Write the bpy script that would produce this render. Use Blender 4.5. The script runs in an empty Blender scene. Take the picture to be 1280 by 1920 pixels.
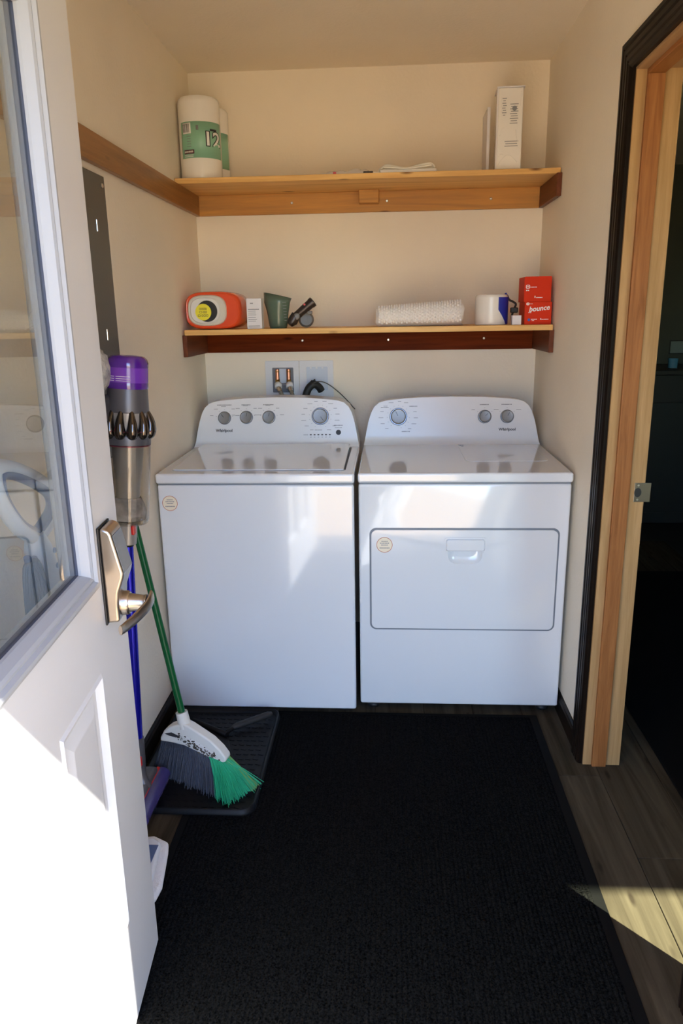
import bpy, bmesh, math, random
from mathutils import Vector, Matrix, noise
random.seed(7)
C = bpy.context.scene.collection
SC = bpy.context.scene

# ------------------------------------------------------------------ camera
cam_d = bpy.data.cameras.new('camera'); cam = bpy.data.objects.new('camera', cam_d); C.objects.link(cam)
cam_d.sensor_fit = 'HORIZONTAL'; cam_d.sensor_width = 36.0
cam_d.lens = 1384.48 / 1280 * 36.0; cam_d.clip_start = 0.02
cam.matrix_world = (Matrix.Translation((0.8105, -2.4644, 1.4481)) @ Matrix.Rotation(0.0656, 4, 'Z')
                    @ Matrix.Rotation(math.pi/2 - 0.2624, 4, 'X') @ Matrix.Rotation(-0.0166, 4, 'Z'))
SC.camera = cam

# ------------------------------------------------------------------ sky, sun, exposure
SUN = Vector((-1.0, 1.07, -1.28)).normalized()
w = bpy.data.worlds.new('sky'); SC.world = w; w.use_nodes = True
nt = w.node_tree; nt.nodes.clear()
sky = nt.nodes.new('ShaderNodeTexSky'); sky.sky_type = 'NISHITA'; sky.sun_disc = False
sky.sun_elevation = math.asin(-SUN.z); sky.sun_rotation = math.atan2(-SUN.x, -SUN.y)
sky.air_density = 1.0; sky.dust_density = 0.4; sky.ozone_density = 1.0
bg = nt.nodes.new('ShaderNodeBackground'); bg.inputs['Strength'].default_value = 0.53
wo = nt.nodes.new('ShaderNodeOutputWorld')
tn_ = nt.nodes.new('ShaderNodeMix'); tn_.data_type = 'RGBA'; tn_.blend_type = 'MULTIPLY'; tn_.inputs[0].default_value = 1.0
tn_.inputs[7].default_value = (0.80, 0.95, 1.24, 1); nt.links.new(sky.outputs[0], tn_.inputs[6]); nt.links.new(tn_.outputs[2], bg.inputs['Color']); nt.links.new(bg.outputs[0], wo.inputs['Surface'])
sd = bpy.data.lights.new('sun', 'SUN'); sd.energy = 26.0; sd.angle = math.radians(0.53); sd.color = (1.0, 0.95, 0.86)
so = bpy.data.objects.new('sun', sd); C.objects.link(so); so.rotation_euler = SUN.to_track_quat('-Z', 'Y').to_euler()
so.location = (3, -5, 5)
vs = SC.view_settings; vs.view_transform = 'Standard'; vs.look = 'None'; vs.exposure = 0.86; vs.gamma = 1.0; vs.use_curve_mapping = False
cy = SC.cycles
cy.max_bounces = 14; cy.diffuse_bounces = 8; cy.glossy_bounces = 6; cy.transmission_bounces = 10; cy.transparent_max_bounces = 16
cy.sample_clamp_indirect = 6.0; cy.use_denoising = True
try: cy.denoising_input_passes = 'RGB_ALBEDO_NORMAL'
except Exception: pass

# ------------------------------------------------------------------ room constants (metres)
XL, XR, YB, ZC, YE = -0.008, 1.4488, 0.863, 2.404, -1.967
XR2 = 1.5635                       # far side of the right wall
YJ, YJ2, ZJ = -0.285, -1.150, 2.045  # right doorway
DX0, DX1, DZ = 0.345, 1.262, 2.06    # entry doorway
YO = YE - 0.35

# ------------------------------------------------------------------ materials
MAT = {}
def mat(name, col, rough=0.5, metal=0.0, var=0.0, vscale=8.0, bump=0.0, bscale=60.0, stretch=(1, 1, 1), col2=None, spec=None,
        coat=0.0, trans=0.0, alpha=1.0, sheen=0.0, detail=4.0, ior=None, emit=None):
    m = bpy.data.materials.new(name); m.use_nodes = True; n = m.node_tree; b = n.nodes['Principled BSDF']
    b.inputs['Base Color'].default_value = (*col, 1); b.inputs['Roughness'].default_value = rough; b.inputs['Metallic'].default_value = metal
    if spec is not None: b.inputs['Specular IOR Level'].default_value = spec
    if coat: b.inputs['Coat Weight'].default_value = coat; b.inputs['Coat Roughness'].default_value = 0.055
    if trans: b.inputs['Transmission Weight'].default_value = trans
    if ior: b.inputs['IOR'].default_value = ior
    if sheen: b.inputs['Sheen Weight'].default_value = sheen
    if alpha < 1: b.inputs['Alpha'].default_value = alpha
    if emit: b.inputs['Emission Color'].default_value = (*emit[:3], 1); b.inputs['Emission Strength'].default_value = emit[3]
    if var or bump:
        tc = n.nodes.new('ShaderNodeTexCoord'); mp = n.nodes.new('ShaderNodeMapping'); mp.inputs['Scale'].default_value = stretch
        n.links.new(tc.outputs['Object'], mp.inputs['Vector'])
    if var:
        t = n.nodes.new('ShaderNodeTexNoise'); t.inputs['Scale'].default_value = vscale; t.inputs['Detail'].default_value = detail
        n.links.new(mp.outputs[0], t.inputs['Vector'])
        r = n.nodes.new('ShaderNodeValToRGB'); r.color_ramp.elements[0].position = 0.3; r.color_ramp.elements[1].position = 0.7
        c2 = col2 or tuple(min(1, c*(1+var)) for c in col); c1 = col if col2 else tuple(c*(1-var) for c in col)
        r.color_ramp.elements[0].color = (*c1, 1); r.color_ramp.elements[1].color = (*c2, 1)
        n.links.new(t.outputs['Fac'], r.inputs[0]); n.links.new(r.outputs[0], b.inputs['Base Color'])
    if bump:
        t2 = n.nodes.new('ShaderNodeTexNoise'); t2.inputs['Scale'].default_value = bscale; t2.inputs['Detail'].default_value = 3
        n.links.new(mp.outputs[0], t2.inputs['Vector'])
        bp = n.nodes.new('ShaderNodeBump'); bp.inputs['Strength'].default_value = bump; bp.inputs['Distance'].default_value = 0.004
        n.links.new(t2.outputs['Fac'], bp.inputs['Height']); n.links.new(bp.outputs[0], b.inputs['Normal'])
    MAT[name] = m
    return m

def wood(name, dark, light, axis, rough=0.45, knots=False, freq=38.0, coat=0.0, knotcol=None, spec=0.2):
    m = bpy.data.materials.new(name); m.use_nodes = True; n = m.node_tree; b = n.nodes['Principled BSDF']
    b.inputs['Roughness'].default_value = rough; b.inputs['Specular IOR Level'].default_value = spec
    if coat: b.inputs['Coat Weight'].default_value = coat; b.inputs['Coat Roughness'].default_value = 0.2
    tc = n.nodes.new('ShaderNodeTexCoord'); oi = n.nodes.new('ShaderNodeObjectInfo')
    ad = n.nodes.new('ShaderNodeVectorMath'); ad.operation = 'ADD'
    ml = n.nodes.new('ShaderNodeVectorMath'); ml.operation = 'SCALE'; ml.inputs['Scale'].default_value = 7.0
    cb = n.nodes.new('ShaderNodeCombineXYZ')
    for i in range(3): n.links.new(oi.outputs['Random'], cb.inputs[i])
    n.links.new(cb.outputs[0], ml.inputs[0]); n.links.new(tc.outputs['Object'], ad.inputs[0]); n.links.new(ml.outputs[0], ad.inputs[1])
    mp = n.nodes.new('ShaderNodeMapping'); s = [1.0, 1.0, 1.0]; s[axis] = 0.06; mp.inputs['Scale'].default_value = s
    n.links.new(ad.outputs[0], mp.inputs['Vector'])
    t = n.nodes.new('ShaderNodeTexNoise'); t.inputs['Scale'].default_value = freq; t.inputs['Detail'].default_value = 8; t.inputs['Roughness'].default_value = 0.6
    t.inputs['Distortion'].default_value = 0.6
    n.links.new(mp.outputs[0], t.inputs['Vector'])
    r = n.nodes.new('ShaderNodeValToRGB'); r.color_ramp.elements[0].position = 0.32; r.color_ramp.elements[1].position = 0.68
    r.color_ramp.elements[0].color = (*dark, 1); r.color_ramp.elements[1].color = (*light, 1)
    n.links.new(t.outputs['Fac'], r.inputs[0])
    out = r.outputs[0]
    if knots:
        mp2 = n.nodes.new('ShaderNodeMapping'); s2 = [14.0, 14.0, 14.0]; s2[axis] = 4.0; mp2.inputs['Scale'].default_value = s2
        n.links.new(ad.outputs[0], mp2.inputs['Vector'])
        v = n.nodes.new('ShaderNodeTexVoronoi'); v.inputs['Scale'].default_value = 1.0; n.links.new(mp2.outputs[0], v.inputs['Vector'])
        kr = n.nodes.new('ShaderNodeValToRGB'); kr.color_ramp.elements[0].position = 0.05; kr.color_ramp.elements[1].position = 0.13
        kr.color_ramp.elements[0].color = (1, 1, 1, 1); kr.color_ramp.elements[1].color = (0, 0, 0, 1)
        n.links.new(v.outputs['Distance'], kr.inputs[0])
        mx = n.nodes.new('ShaderNodeMix'); mx.data_type = 'RGBA'
        n.links.new(kr.outputs[0], mx.inputs[0]); n.links.new(out, mx.inputs[6])
        kc = knotcol or tuple(c*0.45 for c in dark); mx.inputs[7].default_value = (*kc, 1)
        out = mx.outputs[2]
    n.links.new(out, b.inputs['Base Color'])
    bp = n.nodes.new('ShaderNodeBump'); bp.inputs['Strength'].default_value = 0.15; bp.inputs['Distance'].default_value = 0.002
    n.links.new(t.outputs['Fac'], bp.inputs['Height']); n.links.new(bp.outputs[0], b.inputs['Normal'])
    MAT[name] = m
    return m

def pane_glass(name, tint, ior=1.5, boost=1.0):
    m = bpy.data.materials.new(name); m.use_nodes = True; n = m.node_tree; n.nodes.clear()
    o = n.nodes.new('ShaderNodeOutputMaterial'); mx = n.nodes.new('ShaderNodeMixShader')
    tr = n.nodes.new('ShaderNodeBsdfTransparent'); tr.inputs['Color'].default_value = (*tint, 1)
    gl = n.nodes.new('ShaderNodeBsdfGlossy'); gl.inputs['Roughness'].default_value = 0.0
    ge = n.nodes.new('ShaderNodeNewGeometry'); dt = n.nodes.new('ShaderNodeVectorMath'); dt.operation = 'DOT_PRODUCT'
    n.links.new(ge.outputs['Incoming'], dt.inputs[0]); n.links.new(ge.outputs['Normal'], dt.inputs[1])
    def mth(op, a, b_=None):
        q = n.nodes.new('ShaderNodeMath'); q.operation = op; q.use_clamp = False
        for i, v in enumerate((a, b_)):
            if v is None: continue
            if isinstance(v, (int, float)): q.inputs[i].default_value = v
            else: n.links.new(v, q.inputs[i])
        return q.outputs[0]
    f0 = ((ior-1)/(ior+1))**2
    c = mth('SUBTRACT', 1.0, mth('ABSOLUTE', dt.outputs['Value']))          # Schlick, the same from both sides of the pane
    fr = mth('MULTIPLY', mth('ADD', f0, mth('MULTIPLY', mth('POWER', c, 5.0), 1-f0)), boost)
    mm = n.nodes.new('ShaderNodeMath'); mm.operation = 'MINIMUM'; mm.inputs[1].default_value = 1.0
    n.links.new(fr, mm.inputs[0]); n.links.new(mm.outputs[0], mx.inputs[0])
    n.links.new(tr.outputs[0], mx.inputs[1]); n.links.new(gl.outputs[0], mx.inputs[2]); n.links.new(mx.outputs[0], o.inputs['Surface'])
    MAT[name] = m
    return m

mat('wall_paint', (0.795, 0.725, 0.605), 0.68, var=0.03, vscale=3, bump=0.22, bscale=90, spec=0.3)
mat('unlit_room_tone', (0.10, 0.11, 0.09), 0.7, bump=0.2, bscale=70)  # the next room's lack of light is put into this dark wall colour
mat('enamel', (0.70, 0.73, 0.765), 0.12, coat=1.0, spec=0.5)
mat('console_plastic', (0.74, 0.75, 0.765), 0.22, spec=0.5)
mat('seam', (0.16, 0.19, 0.23), 0.5)
mat('black', (0.008, 0.008, 0.009), 0.5)
mat('black_rubber', (0.012, 0.012, 0.013), 0.55)
mat('print_grey', (0.22, 0.23, 0.25), 0.5)
mat('print_dark', (0.03, 0.03, 0.035), 0.5)
mat('knob_grey', (0.25, 0.245, 0.235), 0.34, metal=0.45)
mat('knob_ring', (0.30, 0.31, 0.33), 0.22, metal=0.8)
mat('chrome', (0.75, 0.75, 0.76), 0.12, metal=1.0)
mat('screw_steel', (0.62, 0.61, 0.58), 0.3, metal=1.0)
mat('strike_steel', (0.22, 0.20, 0.17), 0.3, metal=0.9)
mat('sticker_cream', (0.78, 0.70, 0.55), 0.5)
mat('sticker_red', (0.45, 0.12, 0.07), 0.5)
mat('door_paint', (0.64, 0.645, 0.65), 0.38, var=0.02, vscale=4, spec=0.45)
mat('lite_trim', (0.36, 0.385, 0.42), 0.40, spec=0.5)
pane_glass('door_glass', (0.95, 0.97, 0.96), 1.52, 1.25)
pane_glass('window_glass', (0.96, 1.0, 0.87), 1.4)
mat('gasket', (0.05, 0.065, 0.11), 0.5)
mat('nickel', (0.52, 0.46, 0.40), 0.30, metal=1.0)
mat('keypad', (0.10, 0.115, 0.13), 0.25)
wood('pine', (0.62, 0.34, 0.11), (0.86, 0.55, 0.21), 0, 0.45, True, knotcol=(0.10, 0.03, 0.012))
wood('cedar_light', (0.40, 0.20, 0.07), (0.60, 0.29, 0.075), 0, 0.5, True, knotcol=(0.07, 0.02, 0.01))
wood('cedar_red', (0.070, 0.011, 0.002), (0.15, 0.026, 0.004), 0, 0.5, True, spec=0.05)
wood('cedar_side', (0.20, 0.085, 0.024), (0.34, 0.15, 0.045), 1, 0.36, True, coat=0.2)
wood('cedar_end', (0.10, 0.028, 0.012), (0.17, 0.05, 0.02), 1, 0.42)
wood('oak_jamb', (0.31, 0.180, 0.072), (0.43, 0.260, 0.118), 2, 0.5, freq=60)
wood('oak_stop', (0.20, 0.072, 0.020), (0.33, 0.135, 0.044), 2, 0.5, freq=70)
wood('espresso', (0.006, 0.0035, 0.0025), (0.011, 0.007, 0.005), 2, 0.40, spec=0.10)
wood('floor_plank', (0.034, 0.027, 0.019), (0.085, 0.069, 0.048), 1, 0.55, True, freq=26, knotcol=(0.030, 0.023, 0.017), spec=0.0)
mat('subfloor', (0.012, 0.010, 0.008), 0.8)
mat('rug', (0.0012, 0.0012, 0.0012), 1.0, var=0.6, vscale=230, col2=(0.0125, 0.0125, 0.0125), bump=0.5, bscale=400, spec=0.0)
mat('rug_edge', (0.004, 0.004, 0.0042), 0.8, spec=0.1)
mat('tray', (0.005, 0.005, 0.006), 0.5, spec=0.2)
mat('panel_grey', (0.092, 0.095, 0.086), 0.42, spec=0.4)
mat('cap_purple', (0.085, 0.014, 0.26), 0.10, coat=0.6)
mat('cap_purple_band', (0.17, 0.045, 0.42), 0.16)
mat('vac_grey', (0.115, 0.112, 0.125), 0.36, metal=0.4)
mat('vac_silver', (0.34, 0.32, 0.30), 0.32, metal=0.35)
mat('vac_bronze', (0.12, 0.10, 0.085), 0.12, metal=0.9)
mat('vac_lip', (0.16, 0.03, 0.05), 0.2, metal=0.5)
mat('vac_red', (0.55, 0.02, 0.02), 0.3)
pane_glass('bin_clear', (0.90, 0.89, 0.87), 1.45)
mat('vac_blue', (0.012, 0.012, 0.42), 0.22, metal=0.55)
mat('vac_roller', (0.055, 0.045, 0.17), 0.25, coat=0.3)
mat('dust', (0.34, 0.32, 0.30), 0.9, var=0.4, vscale=30)
mat('broom_green', (0.001, 0.085, 0.022), 0.35, spec=0.3)
mat('broom_white', (0.66, 0.65, 0.60), 0.4, var=0.0)
mat('dirt', (0.07, 0.055, 0.04), 0.9)
mat('bristle_grey', (0.048, 0.056, 0.080), 0.6)
mat('bristle_green', (0.010, 0.36, 0.17), 0.5)
mat('bristle_tip', (0.16, 0.32, 0.08), 0.5)
mat('paper_white', (0.80, 0.77, 0.70), 0.55, bump=0.2, bscale=25)
mat('film_white', (0.78, 0.76, 0.72), 0.22, bump=0.35, bscale=18)
mat('label_green', (0.24, 0.50, 0.36), 0.35)
mat('white_ink', (0.82, 0.82, 0.82), 0.4)
mat('maroon', (0.10, 0.02, 0.035), 0.4)
mat('tub_orange', (0.72, 0.075, 0.018), 0.22, coat=0.3)
mat('lid_cream', (0.60, 0.57, 0.50), 0.3)
mat('lid_white', (0.70, 0.69, 0.66), 0.3)
mat('yellow', (0.80, 0.72, 0.03), 0.45)
mat('box_white', (0.70, 0.69, 0.72), 0.5)
mat('box_red', (0.62, 0.036, 0.009), 0.5, spec=0.12)
mat('ink_blue', (0.02, 0.08, 0.42), 0.4)
mat('label_blue', (0.012, 0.03, 0.36), 0.35)
mat('cup_green', (0.115, 0.17, 0.125), 0.16, alpha=0.82)
mat('attach_brown', (0.045, 0.032, 0.028), 0.3, metal=0.2)
mat('grey_plastic', (0.16, 0.155, 0.15), 0.4)
mat('towel', (0.80, 0.77, 0.74), 0.9, sheen=0.2)
mat('tan_core', (0.40, 0.28, 0.17), 0.8)
mat('outlet_plastic', (0.66, 0.68, 0.72), 0.4)
mat('outlet_inside', (0.50, 0.57, 0.68), 0.4)
mat('outlet_dark', (0.14, 0.15, 0.18), 0.5)
mat('copper', (0.55, 0.26, 0.17), 0.3, metal=1.0)
mat('brass', (0.45, 0.30, 0.10), 0.35, metal=1.0)
mat('hose', (0.27, 0.25, 0.21), 0.4, metal=0.4)
mat('cable_grey', (0.09, 0.09, 0.08), 0.5)
mat('mop_white', (0.66, 0.70, 0.76), 0.35)
mat('mop_blue', (0.08, 0.13, 0.26), 0.35)
mat('mop_cord', (0.12, 0.15, 0.19), 0.5)
mat('pad', (0.72, 0.72, 0.74), 0.95, bump=0.8, bscale=160)
mat('fluff', (0.62, 0.60, 0.55), 0.95, var=0.3, vscale=45, col2=(0.20, 0.20, 0.21), bump=0.9, bscale=90)
mat('bag', (0.70, 0.66, 0.64), 0.25, bump=0.6, bscale=40)
mat('bag_pink', (0.62, 0.10, 0.16), 0.35)
mat('stucco', (0.60, 0.56, 0.50), 0.8, bump=0.3)
mat('soffit', (0.42, 0.33, 0.22), 0.7)
mat('ground', (0.42, 0.29, 0.15), 0.9, var=0.15, vscale=1.5)
mat('cabinet_dark', (0.03, 0.03, 0.028), 0.4)
mat('blue_glass', (0.12, 0.36, 0.55), 0.15)
mat('teal_card', (0.30, 0.38, 0.36), 0.6)

# ------------------------------------------------------------------ mesh helpers
def V(*a): return Vector(a)
def world_loc(o):
    p = Vector((0, 0, 0)); 
    while o is not None: p += o.location; o = o.parent
    return p

def box(bm, x0, x1, y0, y1, z0, z1, bev=0.0, seg=2):
    t = bmesh.new()
    r = bmesh.ops.create_cube(t, size=1.0)
    for v in t.verts: v.co = Vector(((x0+x1)/2 + v.co.x*(x1-x0), (y0+y1)/2 + v.co.y*(y1-y0), (z0+z1)/2 + v.co.z*(z1-z0)))
    if bev: bmesh.ops.bevel(t, geom=t.edges[:], offset=bev, segments=seg, profile=0.5, affect='EDGES', clamp_overlap=True)
    merge(bm, t)

def merge(bm, t):
    base = len(bm.verts); mp = {}
    for v in t.verts: mp[v] = bm.verts.new(v.co)
    for f in t.faces:
        try: nf = bm.faces.new([mp[v] for v in f.verts]); nf.smooth = f.smooth
        except ValueError: pass
    t.free()

def frame_from(d):
    d = d.normalized(); a = Vector((0, 0, 1)) if abs(d.z) < 0.9 else Vector((1, 0, 0))
    u = d.cross(a).normalized(); v = d.cross(u).normalized()
    return u, v

def tube(bm, pts, radii, n=12, cap=True):
    pts = [Vector(p) for p in pts]
    if not isinstance(radii, (list, tuple)): radii = [radii]*len(pts)
    rings = []; pu = None
    for i, p in enumerate(pts):
        d = (pts[min(i+1, len(pts)-1)] - pts[max(i-1, 0)])
        if d.length < 1e-9: d = Vector((0, 0, 1))
        d.normalize()
        if pu is None: u, v = frame_from(d)
        else:
            u = (pu - d*pu.dot(d)).normalized(); v = d.cross(u)
        pu = u
        rings.append([bm.verts.new(p + (u*math.cos(2*math.pi*k/n) + v*math.sin(2*math.pi*k/n))*radii[i]) for k in range(n)])
    for a, b in zip(rings, rings[1:]):
        for k in range(n):
            f = bm.faces.new((a[k], a[(k+1) % n], b[(k+1) % n], b[k])); f.smooth = True
    if cap:
        bm.faces.new(rings[0][::-1]); bm.faces.new(rings[-1])

def lathe(bm, prof, o=(0, 0, 0), axis=(0, 0, 1), n=32):
    """prof: list of (radius, height along axis)"""
    o = Vector(o); d = Vector(axis).normalized(); u, v = frame_from(d); rings = []
    for r, h in prof:
        rings.append([bm.verts.new(o + d*h + (u*math.cos(2*math.pi*k/n) + v*math.sin(2*math.pi*k/n))*max(r, 1e-5)) for k in range(n)])
    for a, b in zip(rings, rings[1:]):
        for k in range(n):
            f = bm.faces.new((a[k], a[(k+1) % n], b[(k+1) % n], b[k])); f.smooth = True
    bm.faces.new(rings[0][::-1]); bm.faces.new(rings[-1])

def prism(bm, pts, off):
    """closed outline of 3d points extruded by vector off"""
    off = Vector(off); a = [bm.verts.new(Vector(p)) for p in pts]; b = [bm.verts.new(Vector(p)+off) for p in pts]
    bm.faces.new(a[::-1]); bm.faces.new(b); n = len(a)
    for i in range(n): bm.faces.new((a[i], a[(i+1) % n], b[(i+1) % n], b[i]))

def rrect(x0, x1, z0, z1, r, n=6):
    out = []
    for cx, cz, a0 in ((x1-r, z1-r, 0), (x0+r, z1-r, 90), (x0+r, z0+r, 180), (x1-r, z0+r, 270)):
        for k in range(n+1):
            a = math.radians(a0 + 90*k/n); out.append((cx + r*math.cos(a), cz + r*math.sin(a)))
    return out

def ring_prism(bm, outer, inner, y0, y1):
    """outer/inner outlines (same count) in x,z; between y0 (front) and y1"""
    n = len(outer)
    A = [bm.verts.new((x, y0, z)) for x, z in outer]; B = [bm.verts.new((x, y0, z)) for x, z in inner]
    A2 = [bm.verts.new((x, y1, z)) for x, z in outer]; B2 = [bm.verts.new((x, y1, z)) for x, z in inner]
    for i in range(n):
        j = (i+1) % n
        bm.faces.new((A[i], A[j], B[j], B[i])); bm.faces.new((A2[j], A2[i], B2[i], B2[j]))
        bm.faces.new((A[j], A[i], A2[i], A2[j])); bm.faces.new((B[i], B[j], B2[j], B2[i]))

def smooth_path(pts, n=8):
    pts = [Vector(p) for p in pts]; out = []
    for i in range(len(pts)-1):
        p0 = pts[max(i-1, 0)]; p1 = pts[i]; p2 = pts[i+1]; p3 = pts[min(i+2, len(pts)-1)]
        for k in range(n):
            t = k/n
            out.append(0.5*((2*p1) + (p2-p0)*t + (2*p0-5*p1+4*p2-p3)*t*t + (3*p1-p0-3*p2+p3)*t**3))
    out.append(pts[-1]); return out

def obj(name, bm, material, parent=None, local=False, smooth=None, bevel=0.0, kind=None, label=None):
    bmesh.ops.recalc_face_normals(bm, faces=bm.faces[:])
    me = bpy.data.meshes.new(name)
    if parent is not None and not local:
        off = world_loc(parent)
        for v in bm.verts: v.co -= off
    bm.to_mesh(me); bm.free()
    o = bpy.data.objects.new(name, me); C.objects.link(o)
    me.materials.append(MAT[material])
    if parent is not None: o.parent = parent
    if smooth:
        for p in me.polygons: p.use_smooth = True
        if smooth != 'all':
            try: me.set_sharp_from_angle(angle=math.radians(38))
            except Exception: pass
    if bevel:
        md = o.modifiers.new('bevel', 'BEVEL'); md.width = bevel; md.segments = 3; md.limit_method = 'ANGLE'; md.angle_limit = math.radians(35)
    if smooth and smooth != 'all':
        wn_ = o.modifiers.new('weighted_normal', 'WEIGHTED_NORMAL'); wn_.keep_sharp = True; wn_.weight = 80
    if kind: o['kind'] = kind
    if label: o['label'] = label
    return o

def B(*a, **k):
    bm = bmesh.new(); box(bm, *a, **k); return bm
def T(*a, **k):
    bm = bmesh.new(); tube(bm, *a, **k); return bm
def L(*a, **k):
    bm = bmesh.new(); lathe(bm, *a, **k); return bm
def P(*a, **k):
    bm = bmesh.new(); prism(bm, *a, **k); return bm

def thing(name, label, cat, loc=(0, 0, 0), group=None):
    o = bpy.data.objects.new(name, None); C.objects.link(o); o.location = loc; o.empty_display_size = 0.05
    o['label'] = label; o['category'] = cat
    if group: o['group'] = group
    return o
def tag(o, label, cat, group=None):
    o['label'] = label; o['category'] = cat
    if group: o['group'] = group
    return o
def struct(name, bm, m, parent=None, **k):
    o = obj(name, bm, m, parent, **k)
    if parent is None: o['kind'] = 'structure'
    return o

def text_mesh(body, size, extrude=0.0004, shear=0.0, bold=0.0, align='CENTER'):
    cu = bpy.data.curves.new('lettering', 'FONT'); cu.body = body; cu.size = size; cu.extrude = extrude; cu.shear = shear; cu.offset = bold
    cu.align_x = align; cu.align_y = 'CENTER'; cu.resolution_u = 3
    to = bpy.data.objects.new('lettering', cu); C.objects.link(to)
    dg = bpy.context.evaluated_depsgraph_get(); me = bpy.data.meshes.new_from_object(to.evaluated_get(dg))
    bpy.data.objects.remove(to); bpy.data.curves.remove(cu)
    return me
def lettering(name, body, size, centre, right, up, m, parent, fn=None, **k):
    """text laid on the plane spanned by right/up at centre (world coords); fn may bend the points"""
    me = text_mesh(body, size, **k); r = Vector(right).normalized(); u = Vector(up).normalized(); nrm = r.cross(u)
    off = world_loc(parent)
    for v in me.vertices:
        if fn: v.co = fn(v.co.x, v.co.y, v.co.z) - off
        else: v.co = Vector(centre) + r*v.co.x + u*v.co.y + nrm*v.co.z - off
    me.materials.clear(); me.materials.append(MAT[m]); me.name = name
    o = bpy.data.objects.new(name, me); C.objects.link(o); o.parent = parent
    return o

def boolean_cut(o, cutter_bm):
    me = bpy.data.meshes.new('cut'); cutter_bm.to_mesh(me); cutter_bm.free(); c = bpy.data.objects.new('cut', me); C.objects.link(c)
    md = o.modifiers.new('cut', 'BOOLEAN'); md.object = c; md.operation = 'DIFFERENCE'; md.solver = 'EXACT'
    bpy.context.view_layer.update()
    dg = bpy.context.evaluated_depsgraph_get(); nm = bpy.data.meshes.new_from_object(o.evaluated_get(dg))
    o.modifiers.clear(); old = o.data; nm.name = old.name; o.data = nm
    bpy.data.objects.remove(c); bpy.data.meshes.remove(me)

# ================================================================== SETTING
# ---- floor: a sub floor and vinyl planks running into the room
fl = struct('floor', B(-0.13, 4.4, YO, 3.3, -0.12, -0.008), 'subfloor')
PW = 0.182
plank_lens = [1.22]
xs0 = 1.49 - 9*PW
pm = {}
for c in range(-1, 15):
    x0 = xs0 + c*PW; x1 = x0 + PW
    if x0 > 2.75: continue
    y = YE - 0.3 - (0.37*c) % 1.22
    while y < 2.2:
        ya, yb_ = max(y, YE + 0.0), min(y + 1.22, 2.2)
        xa, xb = max(x0, XL), x1
        if yb_ - ya > 0.05 and xb - xa > 0.02 and not (ya > YB and xb < XR):
            key = (round(xb-xa, 3), round(yb_-ya, 3))
            if key not in pm:
                o = obj('plank', B(0.0008, xb-xa-0.0008, 0.0008, yb_-ya-0.0008, -0.009, 0.0, bev=0.0012, seg=1), 'floor_plank', fl, local=True)
                pm[key] = o.data
            else:
                o = bpy.data.objects.new('plank', pm[key]); C.objects.link(o); o.parent = fl
            o.location = (xa, ya, 0)
        y += 1.22

# ---- walls
struct('wall_left', B(XL-0.12, XL, YE-0.05, YB+0.12, -0.1, ZC), 'wall_paint')
struct('wall_back', B(XL, XR, YB, YB+0.12, -0.1, ZC), 'wall_paint')
bm = bmesh.new()
box(bm, XR, XR2, YJ+0.018, 3.2, -0.1, ZC)
box(bm, XR, XR2, YE, YJ2-0.018, -0.1, ZC)
box(bm, XR, XR2, YJ2-0.018, YJ+0.018, ZJ+0.018, ZC)
wr = struct('wall_right', bm, 'wall_paint')
bm = bmesh.new()          # entry wall with the doorway and the window of the next room
YW = YE - 0.16
box(bm, XL-0.12, DX0, YW, YE, -0.1, ZC); box(bm, DX0, DX1, YW, YE, DZ, ZC)
WX0, WX1, WZ0, WZ1 = 2.18, 2.95, 0.75, 1.95
box(bm, DX1, WX0, YW, YE, -0.1, ZC); box(bm, WX1, 4.4, YW, YE, -0.1, ZC)
box(bm, WX0, WX1, YW, YE, -0.1, WZ0); box(bm, WX0, WX1, YW, YE, WZ1, ZC)
struct('wall_entry', bm, 'wall_paint')
struct('sun_cut_wing', B(DX1, DX1+0.14, YO, YW, -0.1, ZC), 'stucco')       # unseen wing added beside the entry to cut off the sun
struct('ceiling', B(XL-0.12, 4.4, YW, 3.3, ZC, ZC+0.1), 'wall_paint')
struct('trim_2', B(-1.5, 5.5, -2.9, YW, 2.461, 2.60), 'soffit')      # eave over the entry
struct('wall_far_end', B(XR2, 4.4, 3.2, 3.3, -0.1, ZC), 'unlit_room_tone')
struct('wall_far_side', B(4.3, 4.4, YE, 3.2, -0.1, ZC), 'unlit_room_tone')
struct('wall_next_room', B(XR2, XR2+0.006, YJ+0.09, 3.2, 0.0, ZC), 'unlit_room_tone')
bm = bmesh.new(); s = 40
bm.faces.new([bm.verts.new(p) for p in ((-s, -s, -0.16), (s, -s, -0.16), (s, YO, -0.16), (-s, YO, -0.16))])
struct('ground', bm, 'ground')

# window of the next room (daylight falls through it onto the floor by the doorway)
bm = bmesh.new()
for a in ((WX0, WX0+0.04, WZ0, WZ1), (WX1-0.04, WX1, WZ0, WZ1), (WX0, WX1, WZ0, WZ0+0.04), (WX0, WX1, WZ1-0.04, WZ1)):
    box(bm, a[0], a[1], YW+0.02, YW+0.09, a[2], a[3])
wn = struct('window_1', bm, 'espresso')
obj('pane', B(WX0+0.04, WX1-0.04, YW+0.05, YW+0.053, WZ0+0.04, WZ1-0.04), 'window_glass', wn)

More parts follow.
